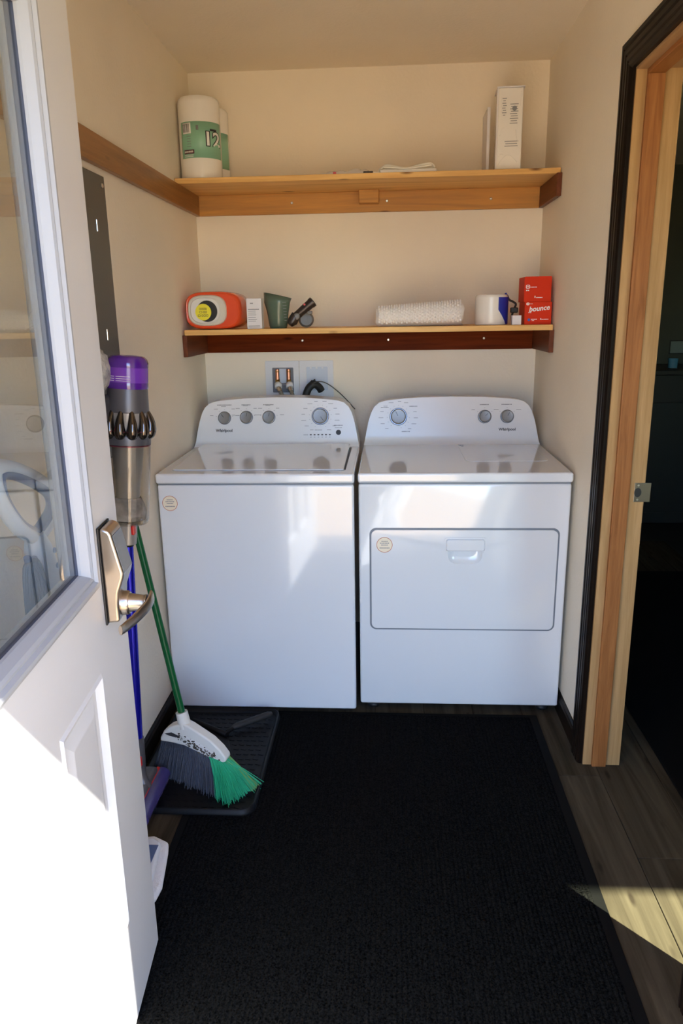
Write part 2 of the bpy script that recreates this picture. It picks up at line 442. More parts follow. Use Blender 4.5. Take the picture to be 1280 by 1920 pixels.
# ---- right doorway: oak jamb with darker stop, espresso casing with flutes
dj = struct('trim_3', B(XR+0.001, XR2+0.004, YJ, YJ+0.018, 0.0, ZJ+0.018), 'oak_jamb')
obj('jamb', B(XR+0.001, XR2+0.004, YJ2-0.018, YJ2, 0.0, ZJ+0.018), 'oak_jamb', dj)
wood('oak_head', (0.36, 0.20, 0.085), (0.46, 0.27, 0.13), 1, 0.5, freq=60)
obj('head_jamb', B(XR+0.001, XR2+0.004, YJ2, YJ, ZJ, ZJ+0.018), 'oak_head', dj)
wood('oak_stop_head', (0.26, 0.095, 0.025), (0.36, 0.14, 0.04), 1, 0.4, freq=70)
obj('stop', B(1.476, 1.521, YJ-0.013, YJ, 0.0, ZJ-0.013, bev=0.002), 'oak_stop', dj)
obj('stop', B(1.476, 1.521, YJ2, YJ2+0.013, 0.0, ZJ-0.013, bev=0.002), 'oak_stop', dj)
obj('head_stop', B(1.476, 1.521, YJ2, YJ, ZJ-0.013, ZJ, bev=0.002), 'oak_stop_head', dj)
sp = obj('strike_plate', B(1.537, 1.585, YJ-0.0018, YJ, 0.893, 0.951, bev=0.0015), 'strike_steel', dj)
obj('latch_hole', P([(1.5475+0.0105*math.cos(a*math.pi/8), YJ-0.0024, 0.922+0.014*math.sin(a*math.pi/8)) for a in range(16)], (0, 0.0004, 0)), 'black', sp)
for z in (0.90, 0.944): obj('screw', L([(0.0035, 0), (0.0028, 0.001)], (1.548, YJ-0.0018, z), (0, -1, 0), 10), 'screw_steel', sp)

def casing_profile():   # (offset from inner edge, thickness) fluted
    return [(0, 0), (0, 0.010), (0.006, 0.015), (0.014, 0.017), (0.018, 0.013), (0.022, 0.017), (0.033, 0.017), (0.037, 0.0125), (0.041, 0.017),
            (0.052, 0.018), (0.056, 0.014), (0.060, 0.019), (0.070, 0.019), (0.074, 0.014), (0.074, 0)]
def casing(name, ya, ydir, z0, z1, parent, mitre=True):
    bm = bmesh.new(); lo = []; hi = []
    for o_, t in casing_profile():
        y = ya + ydir*o_
        lo.append(bm.verts.new((XR - t, y, z0))); hi.append(bm.verts.new((XR - t, y, z1 + (o_ if mitre else 0))))
    n = len(lo); bm.faces.new(lo); bm.faces.new(hi)
    for i in range(n): bm.faces.new((lo[i], lo[(i+1) % n], hi[(i+1) % n], hi[i]))
    return obj(name, bm, 'espresso', parent)
ct = casing('trim_4', YJ+0.006, 1, 0, ZJ+0.006, None); ct['kind'] = 'structure'
casing('casing_leg', YJ2-0.006, -1, 0, ZJ+0.006, ct)
bm = bmesh.new(); lo = []; hi = []
for o_, t in casing_profile():
    lo.append(bm.verts.new((XR-t, YJ2-0.006-o_, ZJ+0.006+o_))); hi.append(bm.verts.new((XR-t, YJ+0.006+o_, ZJ+0.006+o_)))
n = len(lo); bm.faces.new(lo); bm.faces.new(hi)
for i in range(n): bm.faces.new((lo[i], lo[(i+1) % n], hi[(i+1) % n], hi[i]))
wood('espresso_head', (0.007, 0.0045, 0.003), (0.014, 0.009, 0.006), 1, 0.42, spec=0.1)
obj('head_casing', bm, 'espresso_head', ct)

def baseboard(name, x, xd, y0, y1, h=0.078):
    bm = bmesh.new(); prof = [(0, 0), (0.012, 0), (0.012, h-0.02), (0.009, h-0.012), (0.009, h-0.006), (0.004, h), (0, h)]
    prism(bm, [(x + xd*a, y0, z) for a, z in prof], (0, y1-y0, 0))
    return struct(name, bm, 'espresso_head')
baseboard('baseboard_left', XL, 1, YE+0.02, YB)
baseboard('baseboard_right', XR, -1, YJ+0.082, YB)

# ================================================================== WASHER
def knob(parent, x, z, yf, r, ang, slope, nm='knob', bezel=True):
    """console knob whose face leans back by slope"""
    ax = Vector((0, -1, slope)).normalized(); c = Vector((x, yf, z))
    k = obj(nm, L([(r*1.0, -0.002), (r*1.0, 0.010), (r*0.95, 0.0125), (r*0.88, 0.0135), (r*0.80, 0.0128), (0.0, 0.0128)], c, ax, 36), 'knob_grey', parent, smooth=True)
    obj('knob_ring', L([(r*1.14, -0.002), (r*1.14, 0.003), (r*1.06, 0.0055), (r*1.0, 0.0055)], c, ax, 36), 'knob_ring', k, smooth=True)
    up = Vector((0, slope, 1)).normalized(); ri = Vector((1, 0, 0)); d = (ri*math.sin(ang) + up*math.cos(ang)); q = d.cross(ax).normalized()
    a = c + ax*0.0129; wd = q*0.0009
    obj('pointer', P([a + d*r*0.1 - wd, a + d*r*0.75 - wd, a + d*r*0.75 + wd, a + d*r*0.1 + wd], ax*0.0005), 'print_dark', k)
    return k
def dash(bm, x, z, wd, ht, yf, slope):
    """printed mark on the console face: yf(z) gives face depth"""
    y0 = yf(z-ht/2) - 0.0006; y1 = yf(z+ht/2) - 0.0006
    prism(bm, [(x-wd/2, y0, z-ht/2), (x+wd/2, y0, z-ht/2), (x+wd/2, y1, z+ht/2), (x-wd/2, y1, z+ht/2)], (0, 0.0004, 0))
def scale_marks(parent, kx, kz, r, yf, n, a0, a1, wide):
    bm = bmesh.new()
    for i in range(n):
        a = math.radians(a0 + (a1-a0)*i/(n-1)); x = kx + math.sin(a)*r*1.45; z = kz + math.cos(a)*r*1.45
        dash(bm, x, z, 0.004 if wide else 0.0025, 0.0011, yf, 0)
        x2 = kx + math.sin(a)*r*2.15; z2 = kz + math.cos(a)*r*1.95
        dash(bm, x2 + (0.004 if math.sin(a) > 0 else -0.004), z2, 0.014 + 0.006*((i*7) % 3)/2, 0.0018, yf, 0)
    return obj('scale_print', bm, 'print_grey', parent, kind='stuff')
def console(parent, x0, x1, zb, zt, yf, yback, name):
    half = [(0.000, 0.0), (0.010, 0.28), (0.018, 0.48), (0.027, 0.64), (0.037, 0.76), (0.050, 0.845), (0.068, 0.90), (0.095, 0.932), (0.14, 0.955), (0.22, 0.985), (0.5*(x1-x0), 1.0)]
    H = zt - zb
    def hw(z):        # inset from the side at height z
        t = (z - zb)/H
        for (a, ta), (b, tb) in zip(half, half[1:]):
            if ta <= t <= tb: return a + (b-a)*(t-ta)/(tb-ta)
        return 0.5*(x1-x0)
    # outline left to right over the top
    out = [(x0 + a, zb + t*H) for a, t in half] + [(x1 - a, zb + t*H) for a, t in half[::-1][1:]]
    bm = bmesh.new()
    zrows = [zb + H*t for t in (0, .04, .08, .13, .2, .3, .4, .5, .6, .7, .8, .88)]
    # front grid rows up to 0.88 then the crown as fan strip
    rows = []
    nx = 24
    for z in zrows:
        i0 = hw(z); rows.append([bm.verts.new((x0+i0 + (x1-x0-2*i0)*k/nx, yf(z), z)) for k in range(nx+1)])
    top = []
    i0 = hw(zrows[-1])
    for k in range(nx+1):
        x = x0+i0 + (x1-x0-2*i0)*k/nx; lo = 0.88
        # z on outline at this x
        m_ = min(x-x0, x1-x)
        z = zb + 0.88*H
        for (a, ta), (b, tb) in zip(half, half[1:]):
            if a <= m_ <= b: z = zb + H*(ta + (tb-ta)*(m_-a)/(b-a))
        z = max(z, zrows[-1] + 0.0005)
        top.append(bm.verts.new((x, yf(z), z)))
    rows.append(top)
    for r0, r1 in zip(rows, rows[1:]):
        for k in range(nx): bm.faces.new((r0[k], r0[k+1], r1[k+1], r1[k]))
    edge = [r[0] for r in rows] + top[1:-1] + [r[-1] for r in rows[::-1]]
    back = [bm.verts.new((v.co.x, yback, v.co.z)) for v in edge]
    for i in range(len(edge)-1): bm.faces.new((edge[i], edge[i+1], back[i+1], back[i]))
    bm.faces.new(back); bm.faces.new((edge[-1], edge[0], back[0], back[-1])) ; bm.faces.new([rows[0][k] for k in range(nx+1)]) if False else None
    return obj(name, bm, 'console_plastic', parent, smooth=True, bevel=0.006)
def face_curve(y0, zb):
    def yf(z):
        t = z - zb
        return y0 + (0.45*t if t < 0.022 else 0.0099 + (t-0.022)*0.22) + (-0.012*max(0, 1-t/0.018)**2)
    return yf
def round_sticker(parent, x, y, z, r):
    s = obj('sticker', L([(r, 0), (r, 0.0006)], (x, y, z), (0, -1, 0), 40), 'sticker_cream', parent)
    bm = bmesh.new(); out = [(x + (r*0.99)*math.cos(k*math.pi/20), z + (r*0.99)*math.sin(k*math.pi/20)) for k in range(40)]
    inn = [(x + (r*0.93)*math.cos(k*math.pi/20), z + (r*0.93)*math.sin(k*math.pi/20)) for k in range(40)]
    ring_prism(bm, out, inn, y-0.0009, y-0.0005); obj('sticker_rim', bm, 'sticker_red', s)
    bm = bmesh.new()
    for dz, wd in ((0.46, 0.8), (0.22, 1.15), (-0.02, 0.85), (-0.40, 1.25)):
        n = 6 if dz > -0.3 else 10
        for k in range(n):
            xx = x + r*wd*(-0.5 + (k+0.5)/n); ww = r*wd/n*0.72
            box(bm, xx-ww/2, xx+ww/2, y-0.0009, y-0.0005, z+r*dz-r*0.065, z+r*dz+r*0.065)
    obj('sticker_print', bm, 'print_grey', s, kind='stuff')
    return s

WW, HW, ZWB = 0.694, 0.9204, 0.0195
wa = thing('washing_machine', 'white top-load washing machine with three small knobs and one large knob', 'washing machine', (WW/2, 0.34, 0))
obj('cabinet', B(0.004, WW-0.002, 0.004, 0.69, ZWB, 0.881, bev=0.009, seg=3), 'enamel', wa, smooth=True)
obj('seam', B(0.008, WW-0.006, 0.006, 0.68, 0.8800, 0.8850), 'seam', wa)
top = obj('top_panel', B(0.0, WW, 0.0, 0.69, 0.8845, HW, bev=0.009, seg=4), 'enamel', wa, smooth=True)
# lid with a slim gap round it
bm = bmesh.new(); o_ = rrect(0.042, 0.660, 0.052, 0.512, 0.012); i_ = rrect(0.046, 0.655, 0.056, 0.509, 0.010)
n = len(o_); A = [bm.verts.new((x, y, HW+0.0004)) for x, y in o_]; bm.faces.new(A)
obj('lid_gap', bm, 'seam', wa)
lid = bmesh.new(); prism(lid, [(x, y, HW-0.0042) for x, y in i_], (0, 0, 0.0085))
for v in lid.verts:
    if v.co.z > HW: v.co.z += (v.co.y-0.056)*0.027        # the lid rises slightly towards the console
obj('lid', lid, 'enamel', wa, smooth=True, bevel=0.003)
obj('lid_slot', B(0.6548, 0.6615, 0.068, 0.498, HW-0.002, HW+0.0012), 'black', wa)
yfw = face_curve(0.541, HW)
con = console(wa, 0.004, WW-0.004, HW-0.002, 1.118, yfw, 0.69, 'console')
for x, z, r, a in ((0.130, 1.036, 0.024, -0.7), (0.222, 1.038, 0.024, 0.25), (0.316, 1.038, 0.024, 0.2)):
    knob(wa, x, z, yfw(z), r, a, 0.22); scale_marks(wa, x, z, r, yfw, 5, -78, 78, True)
knob(wa, 0.530, 1.040, yfw(1.04), 0.0315, 2.5, 0.22); scale_marks(wa, 0.530, 1.040, 0.0315, yfw, 14, -152, 152, True)
bm = bmesh.new()
for x, wd in ((0.130, 0.062), (0.222, 0.042), (0.316, 0.048)):
    for k in range(int(wd/0.0055)): dash(bm, x - wd/2 + 0.0055*(k+0.5), 1.0885, 0.0042, 0.0036, yfw, 0)
for k in range(7): dash(bm, 0.604-0.016+0.0053*k, 1.0035, 0.0042, 0.0032, yfw, 0)
for k in range(6): dash(bm, 0.604-0.012+0.005*k, 0.994, 0.0035, 0.002, yfw, 0)
for k in range(6): dash(bm, 0.522+0.0052*(k-2.5), 0.985, 0.004, 0.003, yfw, 0)
for k in range(6): dash(bm, 0.490+0.0158*k, 0.957, 0.006, 0.0016, yfw, 0)
for k in range(4): dash(bm, 0.462+0.005*k, 0.966, 0.004, 0.0022, yfw, 0)
obj('panel_print', bm, 'print_grey', wa, kind='stuff')
for k in range(6): obj('indicator_light', B(0.486+0.0158*k, 0.494+0.0158*k, yfw(0.966)-0.001, yfw(0.966)+0.002, 0.9642, 0.9682, bev=0.0008), 'black', wa)
obj('start_button', L([(0.0105, -0.002), (0.0105, 0.0025), (0.009, 0.0038), (0.0, 0.0042)], (0.605, yfw(0.975), 0.975), (0, -1, 0.22), 24), 'print_dark', wa, smooth=True)
def logo(parent, x, z, yf, w_):
    c = (x, yf(z) - 0.0007, z); o = lettering('logo', 'Whirlpool', w_/3.95, c, (1, 0, 0), (0, 0.22, 1), 'print_dark', parent, extrude=0.0003, bold=0.0004)
    pts = [Vector((x + w_*(0.02+0.22*math.sin(t)), yf(z)-0.0009, z - 0.002 + w_*0.16*math.cos(t)*(1 if t < 3.3 else 1))) for t in [2.4+0.35*k for k in range(9)]]
    obj('logo_swoosh', T(pts, [0.0004+0.0004*math.sin(k/8*math.pi) for k in range(9)], 6), 'print_dark', parent)
logo(wa, 0.128, 0.985, yfw, 0.066)
round_sticker(wa, 0.046, 0.0038, 0.815, 0.0275)
for x in (0.05, WW-0.05):
    for y in (0.06, 0.63): obj('foot', L([(0.022, 0.0), (0.022, 0.012), (0.012, 0.014), (0.012, ZWB+0.002)], (x, y, 0.0), (0, 0, 1), 16), 'black_rubber', wa)

# ================================================================== DRYER
DX_0, DX_1, HD, ZDB, YD = 0.7045, 1.437, 0.9164, 0.034, 0.0221
dr = thing('clothes_dryer', 'white front-load clothes dryer with rectangular hinged door below the top', 'clothes dryer', ((DX_0+DX_1)/2, 0.36, 0))
cab = obj('cabinet', B(DX_0+0.002, DX_1-0.003, YD+0.003, 0.70, ZDB, 0.8785, bev=0.009, seg=3), 'enamel', dr, smooth=True)
obj('seam', B(DX_0+0.006, DX_1-0.007, YD+0.005, 0.69, 0.8775, 0.8825), 'seam', dr)
obj('top_panel', B(DX_0, DX_1, YD, 0.70, 0.882, HD, bev=0.008, seg=4), 'enamel', dr, smooth=True)
# shallow pressed outline of the lint lid on the top
bm = bmesh.new(); o_ = rrect(1.09, 1.40, 0.22, 0.545, 0.03); i_ = rrect(1.094, 1.396, 0.224, 0.541, 0.027)
prism(bm, [(x, y, HD-0.001) for x, y in i_], (0, 0, 0.0026)); obj('lint_lid', bm, 'enamel', dr, smooth=True, bevel=0.0015)
obj('lint_slot', P([(1.098, 0.575, HD), (1.106, 0.575, HD), (1.117, 0.548, HD), (1.110, 0.548, HD)], (0, 0, 0.0012)), 'seam', dr)
# door
o_ = rrect(0.744, 1.403, 0.336, 0.7205, 0.024, 8); i_ = rrect(0.7502, 1.3968, 0.3422, 0.7143, 0.020, 8)
bm = bmesh.new(); prism(bm, [(x, YD+0.0022, z) for x, z in o_], (0, 0.004, 0)); gap = obj('door_gap', bm, 'seam', dr)
bm = bmesh.new(); prism(bm, [(x, YD-0.003, z) for x, z in i_], (0, 0.03, 0)); dd = obj('door', bm, 'enamel', dr)
def scoop(g=0.0):
    bm = bmesh.new(); hx = 1.079
    rows = []
    for y, e in ((YD-0.02, 0.0), (YD-0.003, 0.0), (YD+0.002, -0.004), (YD+0.007, -0.011), (YD+0.011, -0.022), (YD+0.011+g*1.5, -0.023)):
        out = []
        for k in range(24):
            a = 2*math.pi*k/24; c, s_ = math.cos(a), math.sin(a)
            X = 0.060+e+g; Z = 0.044+e+g
            sx = math.copysign(abs(c)**0.5, c); sz = math.copysign(abs(s_)**0.6, s_)
            out.append(bm.verts.new((hx + X*sx, y, 0.634 + Z*sz)))
        rows.append(out)
    for a, b in zip(rows, rows[1:]):
        for k in range(24): bm.faces.new((a[k], a[(k+1) % 24], b[(k+1) % 24], b[k]))
    bm.faces.new(rows[0][::-1]); bm.faces.new(rows[-1]); bmesh.ops.recalc_face_normals(bm, faces=bm.faces[:]); return bm
bpy.context.view_layer.update()
boolean_cut(dd, scoop())
for o in (gap, cab): boolean_cut(o, scoop(0.004))
for o in (dd,):
    for p in o.data.polygons: p.use_smooth = True
    o.data.set_sharp_from_angle(angle=math.radians(30))
md = dd.modifiers.new('bevel', 'BEVEL'); md.width = 0.0015; md.segments = 2; md.limit_method = 'ANGLE'; md.angle_limit = math.radians(50)
# pull handle: hood over the scoop
bm = bmesh.new(); o_ = rrect(1.009, 1.149, 0.6385, 0.684, 0.009)
prism(bm, [(x, YD-0.0105, z) for x, z in rrect(1.0125, 1.1455, 0.640, 0.681, 0.008)], (0, 0.010, 0))
hd = obj('door_handle', bm, 'enamel', dd, smooth=True, bevel=0.003)
bm = bmesh.new(); ring_prism(bm, rrect(1.005, 1.153, 0.6375, 0.688, 0.012), rrect(1.0105, 1.1475, 0.6395, 0.683, 0.009), YD-0.0055, YD-0.002)
obj('handle_rim', bm, 'enamel', dd, smooth=True)
obj('hood_side', B(1.0125, 1.0165, YD-0.0105, YD-0.002, 0.632, 0.642), 'enamel', dd); obj('hood_side', B(1.1415, 1.1455, YD-0.0105, YD-0.002, 0.632, 0.642), 'enamel', dd)
yfd = face_curve(0.600, HD)
console(dr, DX_0+0.004, DX_1-0.004, HD-0.002, 1.108, yfd, 0.70, 'console')
knob(dr, 0.852, 1.028, yfd(1.028), 0.0320, -0.5, 0.22); scale_marks(dr, 0.852, 1.028, 0.032, yfd, 14, -140, 165, True)
for x, a in ((1.209, 0.8), (1.301, 0.5)):
    knob(dr, x, 1.026, yfd(1.026), 0.0245, a, 0.22); scale_marks(dr, x, 1.026, 0.0245, yfd, 3, -55, 55, True)
bm = bmesh.new()
for x, wd in ((1.209, 0.042), (1.301, 0.048)):
    for k in range(int(wd/0.0055)): dash(bm, x - wd/2 + 0.0055*(k+0.5), 1.0745, 0.0042, 0.0036, yfd, 0)
for x, z in ((0.795, 1.066), (0.915, 1.070), (0.885, 0.968)):
    for k in range(6): dash(bm, x - 0.014 + 0.0055*k, z, 0.0042, 0.003, yfd, 0)
obj('panel_print', bm, 'print_grey', dr, kind='stuff')
logo(dr, 1.302, 0.974, yfd, 0.066)
round_sticker(dr, 0.797, YD-0.0032, 0.660, 0.0285)
for x in (DX_0+0.05, DX_1-0.05):
    for y in (0.08, 0.64): obj('foot', L([(0.022, 0.0), (0.022, 0.014), (0.012, 0.016), (0.012, ZDB+0.002)], (x, y, 0.0), (0, 0, 1), 16), 'black_rubber', dr)

# ================================================================== SHELVES
def wood_screw(x, y, z, parent): obj('screw', L([(0.0055, 0), (0.0055, 0.001), (0.0035, 0.0022)], (x, y, z), (0, -1, 0), 12), 'screw_steel', parent)
YS1, YS2, ZS1, ZS2 = 0.545, 0.500, 1.957, 1.395      # shelf fronts and top surfaces
us = thing('wall_shelf', 'upper pine wall shelf with a wooden block beneath, carried on light cedar cleats', 'shelf', (0.72, YB, ZS1-0.1))
obj('shelf_board', B(XL+0.002, XR-0.002, YS1, YB-0.001, ZS1-0.020, ZS1, bev=0.002), 'pine', us)
rc = obj('rear_cleat', B(XL+0.019, XR-0.019, YB-0.019, YB-0.0005, 1.857, ZS1-0.020, bev=0.0015), 'cedar_light', us)
for x, z in ((0.406, 1.90), (0.804, 1.898), (1.232, 1.896)): wood_screw(x, YB-0.019, z, rc)
obj('side_cleat', B(XL+0.0005, XL+0.019, -1.25, YB-0.001, 1.857, ZS1-0.020, bev=0.0015), 'cedar_side', us)
obj('side_cleat', B(XR-0.019, XR-0.0005, YS1-0.02, YB-0.001, 1.857, ZS1-0.020, bev=0.0015), 'cedar_end', us)
obj('support_block', B(0.690, 0.770, YB-0.075, YB-0.0195, 1.886, ZS1-0.0205, bev=0.002), 'cedar_light', us)
ls = thing('wall_shelf', 'lower pine wall shelf on dark red cedar cleats just above the machines', 'shelf', (0.72, YB, ZS2-0.1))
obj('shelf_board', B(XL+0.012, XR-0.008, YS2, YB-0.001, ZS2-0.021, ZS2, bev=0.002), 'pine', ls)
rc = obj('rear_cleat', B(XL+0.019, XR-0.019, YB-0.019, YB-0.0005, 1.289, ZS2-0.021, bev=0.0015), 'cedar_red', ls)
for x, z in ((0.434, 1.337), (0.81, 1.335), (1.222, 1.336)): wood_screw(x, YB-0.019, z, rc)
for a in ((XL+0.0005, XL+0.019), (XR-0.019, XR-0.0005)):
    obj('side_cleat', B(a[0], a[1], YS2+0.01, YB-0.001, 1.289, ZS2-0.021, bev=0.0015), 'cedar_end', ls)

# ================================================================== THINGS ON THE UPPER SHELF
# paper towel pack: two wrapped rolls one behind the other
pk = thing('paper_towel_pack', 'plastic wrapped pack of white paper towel rolls with green label on upper shelf', 'paper towels', (0.079, 0.66, ZS1))
R1 = 0.080; PC = (0.078, 0.655)
prof = [(R1*0.86, 0.0), (R1*0.97, 0.005), (R1, 0.016), (R1, 0.272), (R1*0.985, 0.284), (R1*0.90, 0.293), (R1*0.6, 0.296), (0.018, 0.294)]
obj('roll', L(prof, (PC[0], PC[1], ZS1+0.001), (0, 0, 1), 48), 'film_white', pk, smooth=True)
PC2 = (0.0895, 0.780); R2 = 0.0755
obj('roll', L([(r*R2/R1, h*0.97) for r, h in prof], (PC2[0], PC2[1], ZS1+0.001), (0, 0, 1), 48), 'film_white', pk, smooth=True)
def cylpt(c, r, phi, z): return Vector((c[0] + r*math.sin(phi), c[1] - r*math.cos(phi), z))
def cyl_patch(c, r, p0, p1, z0, z1, n=16, th=0.0006):
    bm = bmesh.new(); a = []
    for k in range(n+1):
        ph = p0 + (p1-p0)*k/n; a.append([bm.verts.new(cylpt(c, rr, ph, z)) for rr, z in ((r, z0), (r, z1), (r-th, z1), (r-th, z0))])
    for q, s_ in zip(a, a[1:]):
        for i in range(4): f = bm.faces.new((q[i], q[(i+1) % 4], s_[(i+1) % 4], s_[i])); f.smooth = (i == 0)
    bm.faces.new(a[0]); bm.faces.new(a[-1]); return bm
lb = obj('label', cyl_patch(PC, R1+0.0012, -0.80, 1.45, 2.033, 2.160, 24, 0.003), 'label_green', pk)
obj('label', cyl_patch(PC2, R2+0.0012, 0.6, 1.40, 2.018, 2.150, 12, 0.003), 'label_green', pk)
RR_ = R1+0.0018
obj('barcode', cyl_patch(PC, RR_, -0.66, -0.20, 2.118, 2.156, 8), 'white_ink', lb)
bm = bmesh.new()
for k, wd in enumerate((.5, .3, .6, .25, .4, .6, .3, .5, .25)):
    ph = -0.63 + 0.043*k; merge(bm, cyl_patch(PC, RR_+0.0005, ph, ph+0.04*wd, 2.123, 2.152, 2))
obj('barcode_bars', bm, 'print_dark', lb, kind='stuff')
obj('label_strip', cyl_patch(PC, RR_, -0.64, -0.08, 2.048, 2.062, 8), 'maroon', lb)
bm = bmesh.new()
for k in range(8): merge(bm, cyl_patch(PC, RR_+0.0005, -0.60+0.06*k, -0.56+0.06*k, 2.052, 2.058, 2))
for r_ in range(2):
    for k in range(10): merge(bm, cyl_patch(PC, RR_, -0.62+0.05*k, -0.585+0.05*k, 2.042-0.005*r_, 2.0445-0.005*r_, 2))
obj('label_text', bm, 'white_ink', lb, kind='stuff')
bm = bmesh.new()
for r_ in range(5):
    for k in range(3): merge(bm, cyl_patch(PC, RR_, -0.42+0.07*k, -0.37+0.07*k, 2.072+0.009*r_, 2.0745+0.009*r_, 2))
obj('label_text', bm, 'print_grey', lb, kind='stuff')
bm = bmesh.new(); merge(bm, cyl_patch(PC, RR_, 0.05, 0.17, 2.130, 2.146, 3)); obj('label_icon', bm, 'print_grey', lb)
for m_, bold, dr_ in (('print_dark', 0.0052, 0.0), ('white_ink', 0.0012, 0.0006)):
    lettering('label_number', '12', 0.080, (0, 0, 0), (1, 0, 0), (0, 0, 1), m_, lb, extrude=0.0002, bold=bold, shear=0.0,
              fn=lambda x, y, z, d_=dr_: cylpt(PC, RR_ + d_ + z, 0.84 + x/RR_, 2.098 + y*0.85))
obj('label_strip', cyl_patch(PC, RR_, 0.72, 1.1, 2.128, 2.136, 6), 'print_dark', lb)

# upright plastic-wrapped packet and the thin board beside it
pt = thing('wrapped_packet', 'tall white plastic wrapped packet standing upright on the right of upper shelf', 'packet', (1.262, 0.64, ZS1))
pt.rotation_euler = (0, 0, math.radians(-3))
body = obj('packet_body', B(-0.046, 0.046, -0.055, 0.055, 0.004, 0.282, bev=0.004), 'film_white', pt, local=True)
obj('seal_edge', B(-0.051, 0.051, -0.057, 0.057, 0.0005, 0.0048, bev=0.001), 'box_white', pt, local=True)
obj('seal_edge', B(-0.051, 0.051, -0.057, 0.057, 0.282, 0.2865, bev=0.001), 'box_white', pt, local=True)
obj('corner_seam', B(-0.0495, -0.045, -0.0575, -0.053, 0.003, 0.284), 'box_white', pt, local=True)
bm = bmesh.new()
for x, z0, wd, n in ((-0.022, 0.245, 0.016, 8), (0.014, 0.225, 0.03, 9), (0.008, 0.10, 0.05, 3)):
    for k in range(n): box(bm, x-wd/2+0.003*(k % 2), x+wd/2-0.004*((k*5) % 3)/2, -0.0559, -0.0552, z0-0.008*k, z0-0.008*k+0.0024)
obj('packet_print', bm, 'print_grey', pt, local=True, kind='stuff')
obj('packet_icon', L([(0.0085, 0), (0.0085, 0.0006)], (0.015, -0.0552, 0.212), (0, -1, 0), 20), 'print_grey', pt, local=True)
# folds of the film
bm = bmesh.new()
for (x0, z0, x1, z1, b_) in ((-0.04, 0.02, 0.03, 0.03, 0.03), (-0.035, 0.12, -0.02, 0.15, 0.008), (0.03, 0.1, 0.022, 0.14, -0.006), (-0.03, 0.20, -0.034, 0.25, 0.004), (0.036, 0.22, 0.038, 0.268, 0.003), (-0.038, 0.05, -0.02, 0.055, 0.006)):
    pts = [(x0+(x1-x0)*t, -0.0553, z0+(z1-z0)*t + b_*math.sin(math.pi*t)) for t in [i/7 for i in range(8)]]
    tube(bm, pts, 0.0011, 6)
obj('film_fold', bm, 'film_white', pt, local=True, kind='stuff')
bd = thing('thin_board', 'thin white board leaning on the wall just left of the wrapped packet', 'board', (1.195, 0.76, ZS1))
bm = bmesh.new(); prism(bm, [(1.192, 0.70, ZS1+0.0005), (1.199, 0.70, ZS1+0.0005), (1.197, 0.70, ZS1+0.245), (1.190, 0.70, ZS1+0.245)], (0, 0.15, 0))
obj('board_sheet', bm, 'box_white', bd, bevel=0.0015)
obj('board_edge', B(1.1895, 1.2005, 0.697, 0.7005, ZS1+0.0005, ZS1+0.246), 'box_white', bd)

# folded white cord on a flat white strip
cp = thing('power_strip', 'flat white strip with its looped white cord lying on upper shelf', 'power strip', (0.88, 0.62, ZS1))
obj('strip_body', B(0.778, 0.992, 0.585, 0.655, ZS1+0.0005, ZS1+0.017, bev=0.004), 'white_ink', cp)
pts = smooth_path([(0.775, 0.62, ZS1+0.020), (0.80, 0.618, ZS1+0.036), (0.835, 0.616, ZS1+0.031), (0.88, 0.615, ZS1+0.024), (0.93, 0.615, ZS1+0.034), (0.968, 0.617, ZS1+0.039), (0.984, 0.622, ZS1+0.026),
                   (0.955, 0.632, ZS1+0.0235), (0.90, 0.632, ZS1+0.0235), (0.84, 0.630, ZS1+0.0235), (0.785, 0.626, ZS1+0.023), (0.770, 0.618, ZS1+0.012)], 6)
obj('cord', T(pts, 0.0045, 8), 'paper_white', cp)
pts = smooth_path([(0.79, 0.606, ZS1+0.03), (0.83, 0.604, ZS1+0.026), (0.88, 0.602, ZS1+0.0215), (0.93, 0.602, ZS1+0.026), (0.975, 0.604, ZS1+0.032)], 6)
obj('cord', T(pts, 0.0042, 8), 'paper_white', cp)
obj('plug', B(0.752, 0.776, 0.607, 0.629, ZS1+0.001, ZS1+0.014, bev=0.003), 'white_ink', cp)
# crumpled plastic bag
bm = bmesh.new(); gx, gy = 26, 12; vv = []
for j in range(gy+1):
    row = []
    for i in range(gx+1):
        u = i/gx; v_ = j/gy; edge_ = min(u, 1-u, v_, 1-v_)
        h = 0.002 + min(1, edge_*5)*(0.010 + 0.022*abs(noise.noise(Vector((u*5.2, v_*2.6, 3.1)))) + 0.008*u)
        row.append(bm.verts.new((0.545 + 0.215*u, 0.575 + 0.10*v_ + 0.012*noise.noise(Vector((u*3, v_, 9))), ZS1 + h)))
    vv.append(row)
for j in range(gy):
    for i in range(gx): bm.faces.new((vv[j][i], vv[j][i+1], vv[j+1][i+1], vv[j+1][i]))
low = [bm.verts.new((v.co.x, v.co.y, ZS1+0.0006)) for v in (vv[0] + [r[-1] for r in vv[1:]] + vv[-1][::-1][1:] + [r[0] for r in vv[::-1][1:-1]])]
top_ = vv[0] + [r[-1] for r in vv[1:]] + vv[-1][::-1][1:] + [r[0] for r in vv[::-1][1:-1]]
for i in range(len(low)): bm.faces.new((top_[i], top_[(i+1) % len(top_)], low[(i+1) % len(low)], low[i]))
bm.faces.new(low)
bgo = thing('plastic_bag', 'crumpled clear plastic bag lying flat on the middle of upper shelf', 'plastic bag', (0.65, 0.62, ZS1))
obj('bag_film', bm, 'bag', bgo, smooth='all')
obj('bag_print', B(0.600, 0.612, 0.571, 0.578, ZS1+0.004, ZS1+0.012, bev=0.002), 'bag_pink', bgo)
obj('bag_print', B(0.715, 0.752, 0.571, 0.580, ZS1+0.004, ZS1+0.011, bev=0.002), 'attach_brown', bgo)

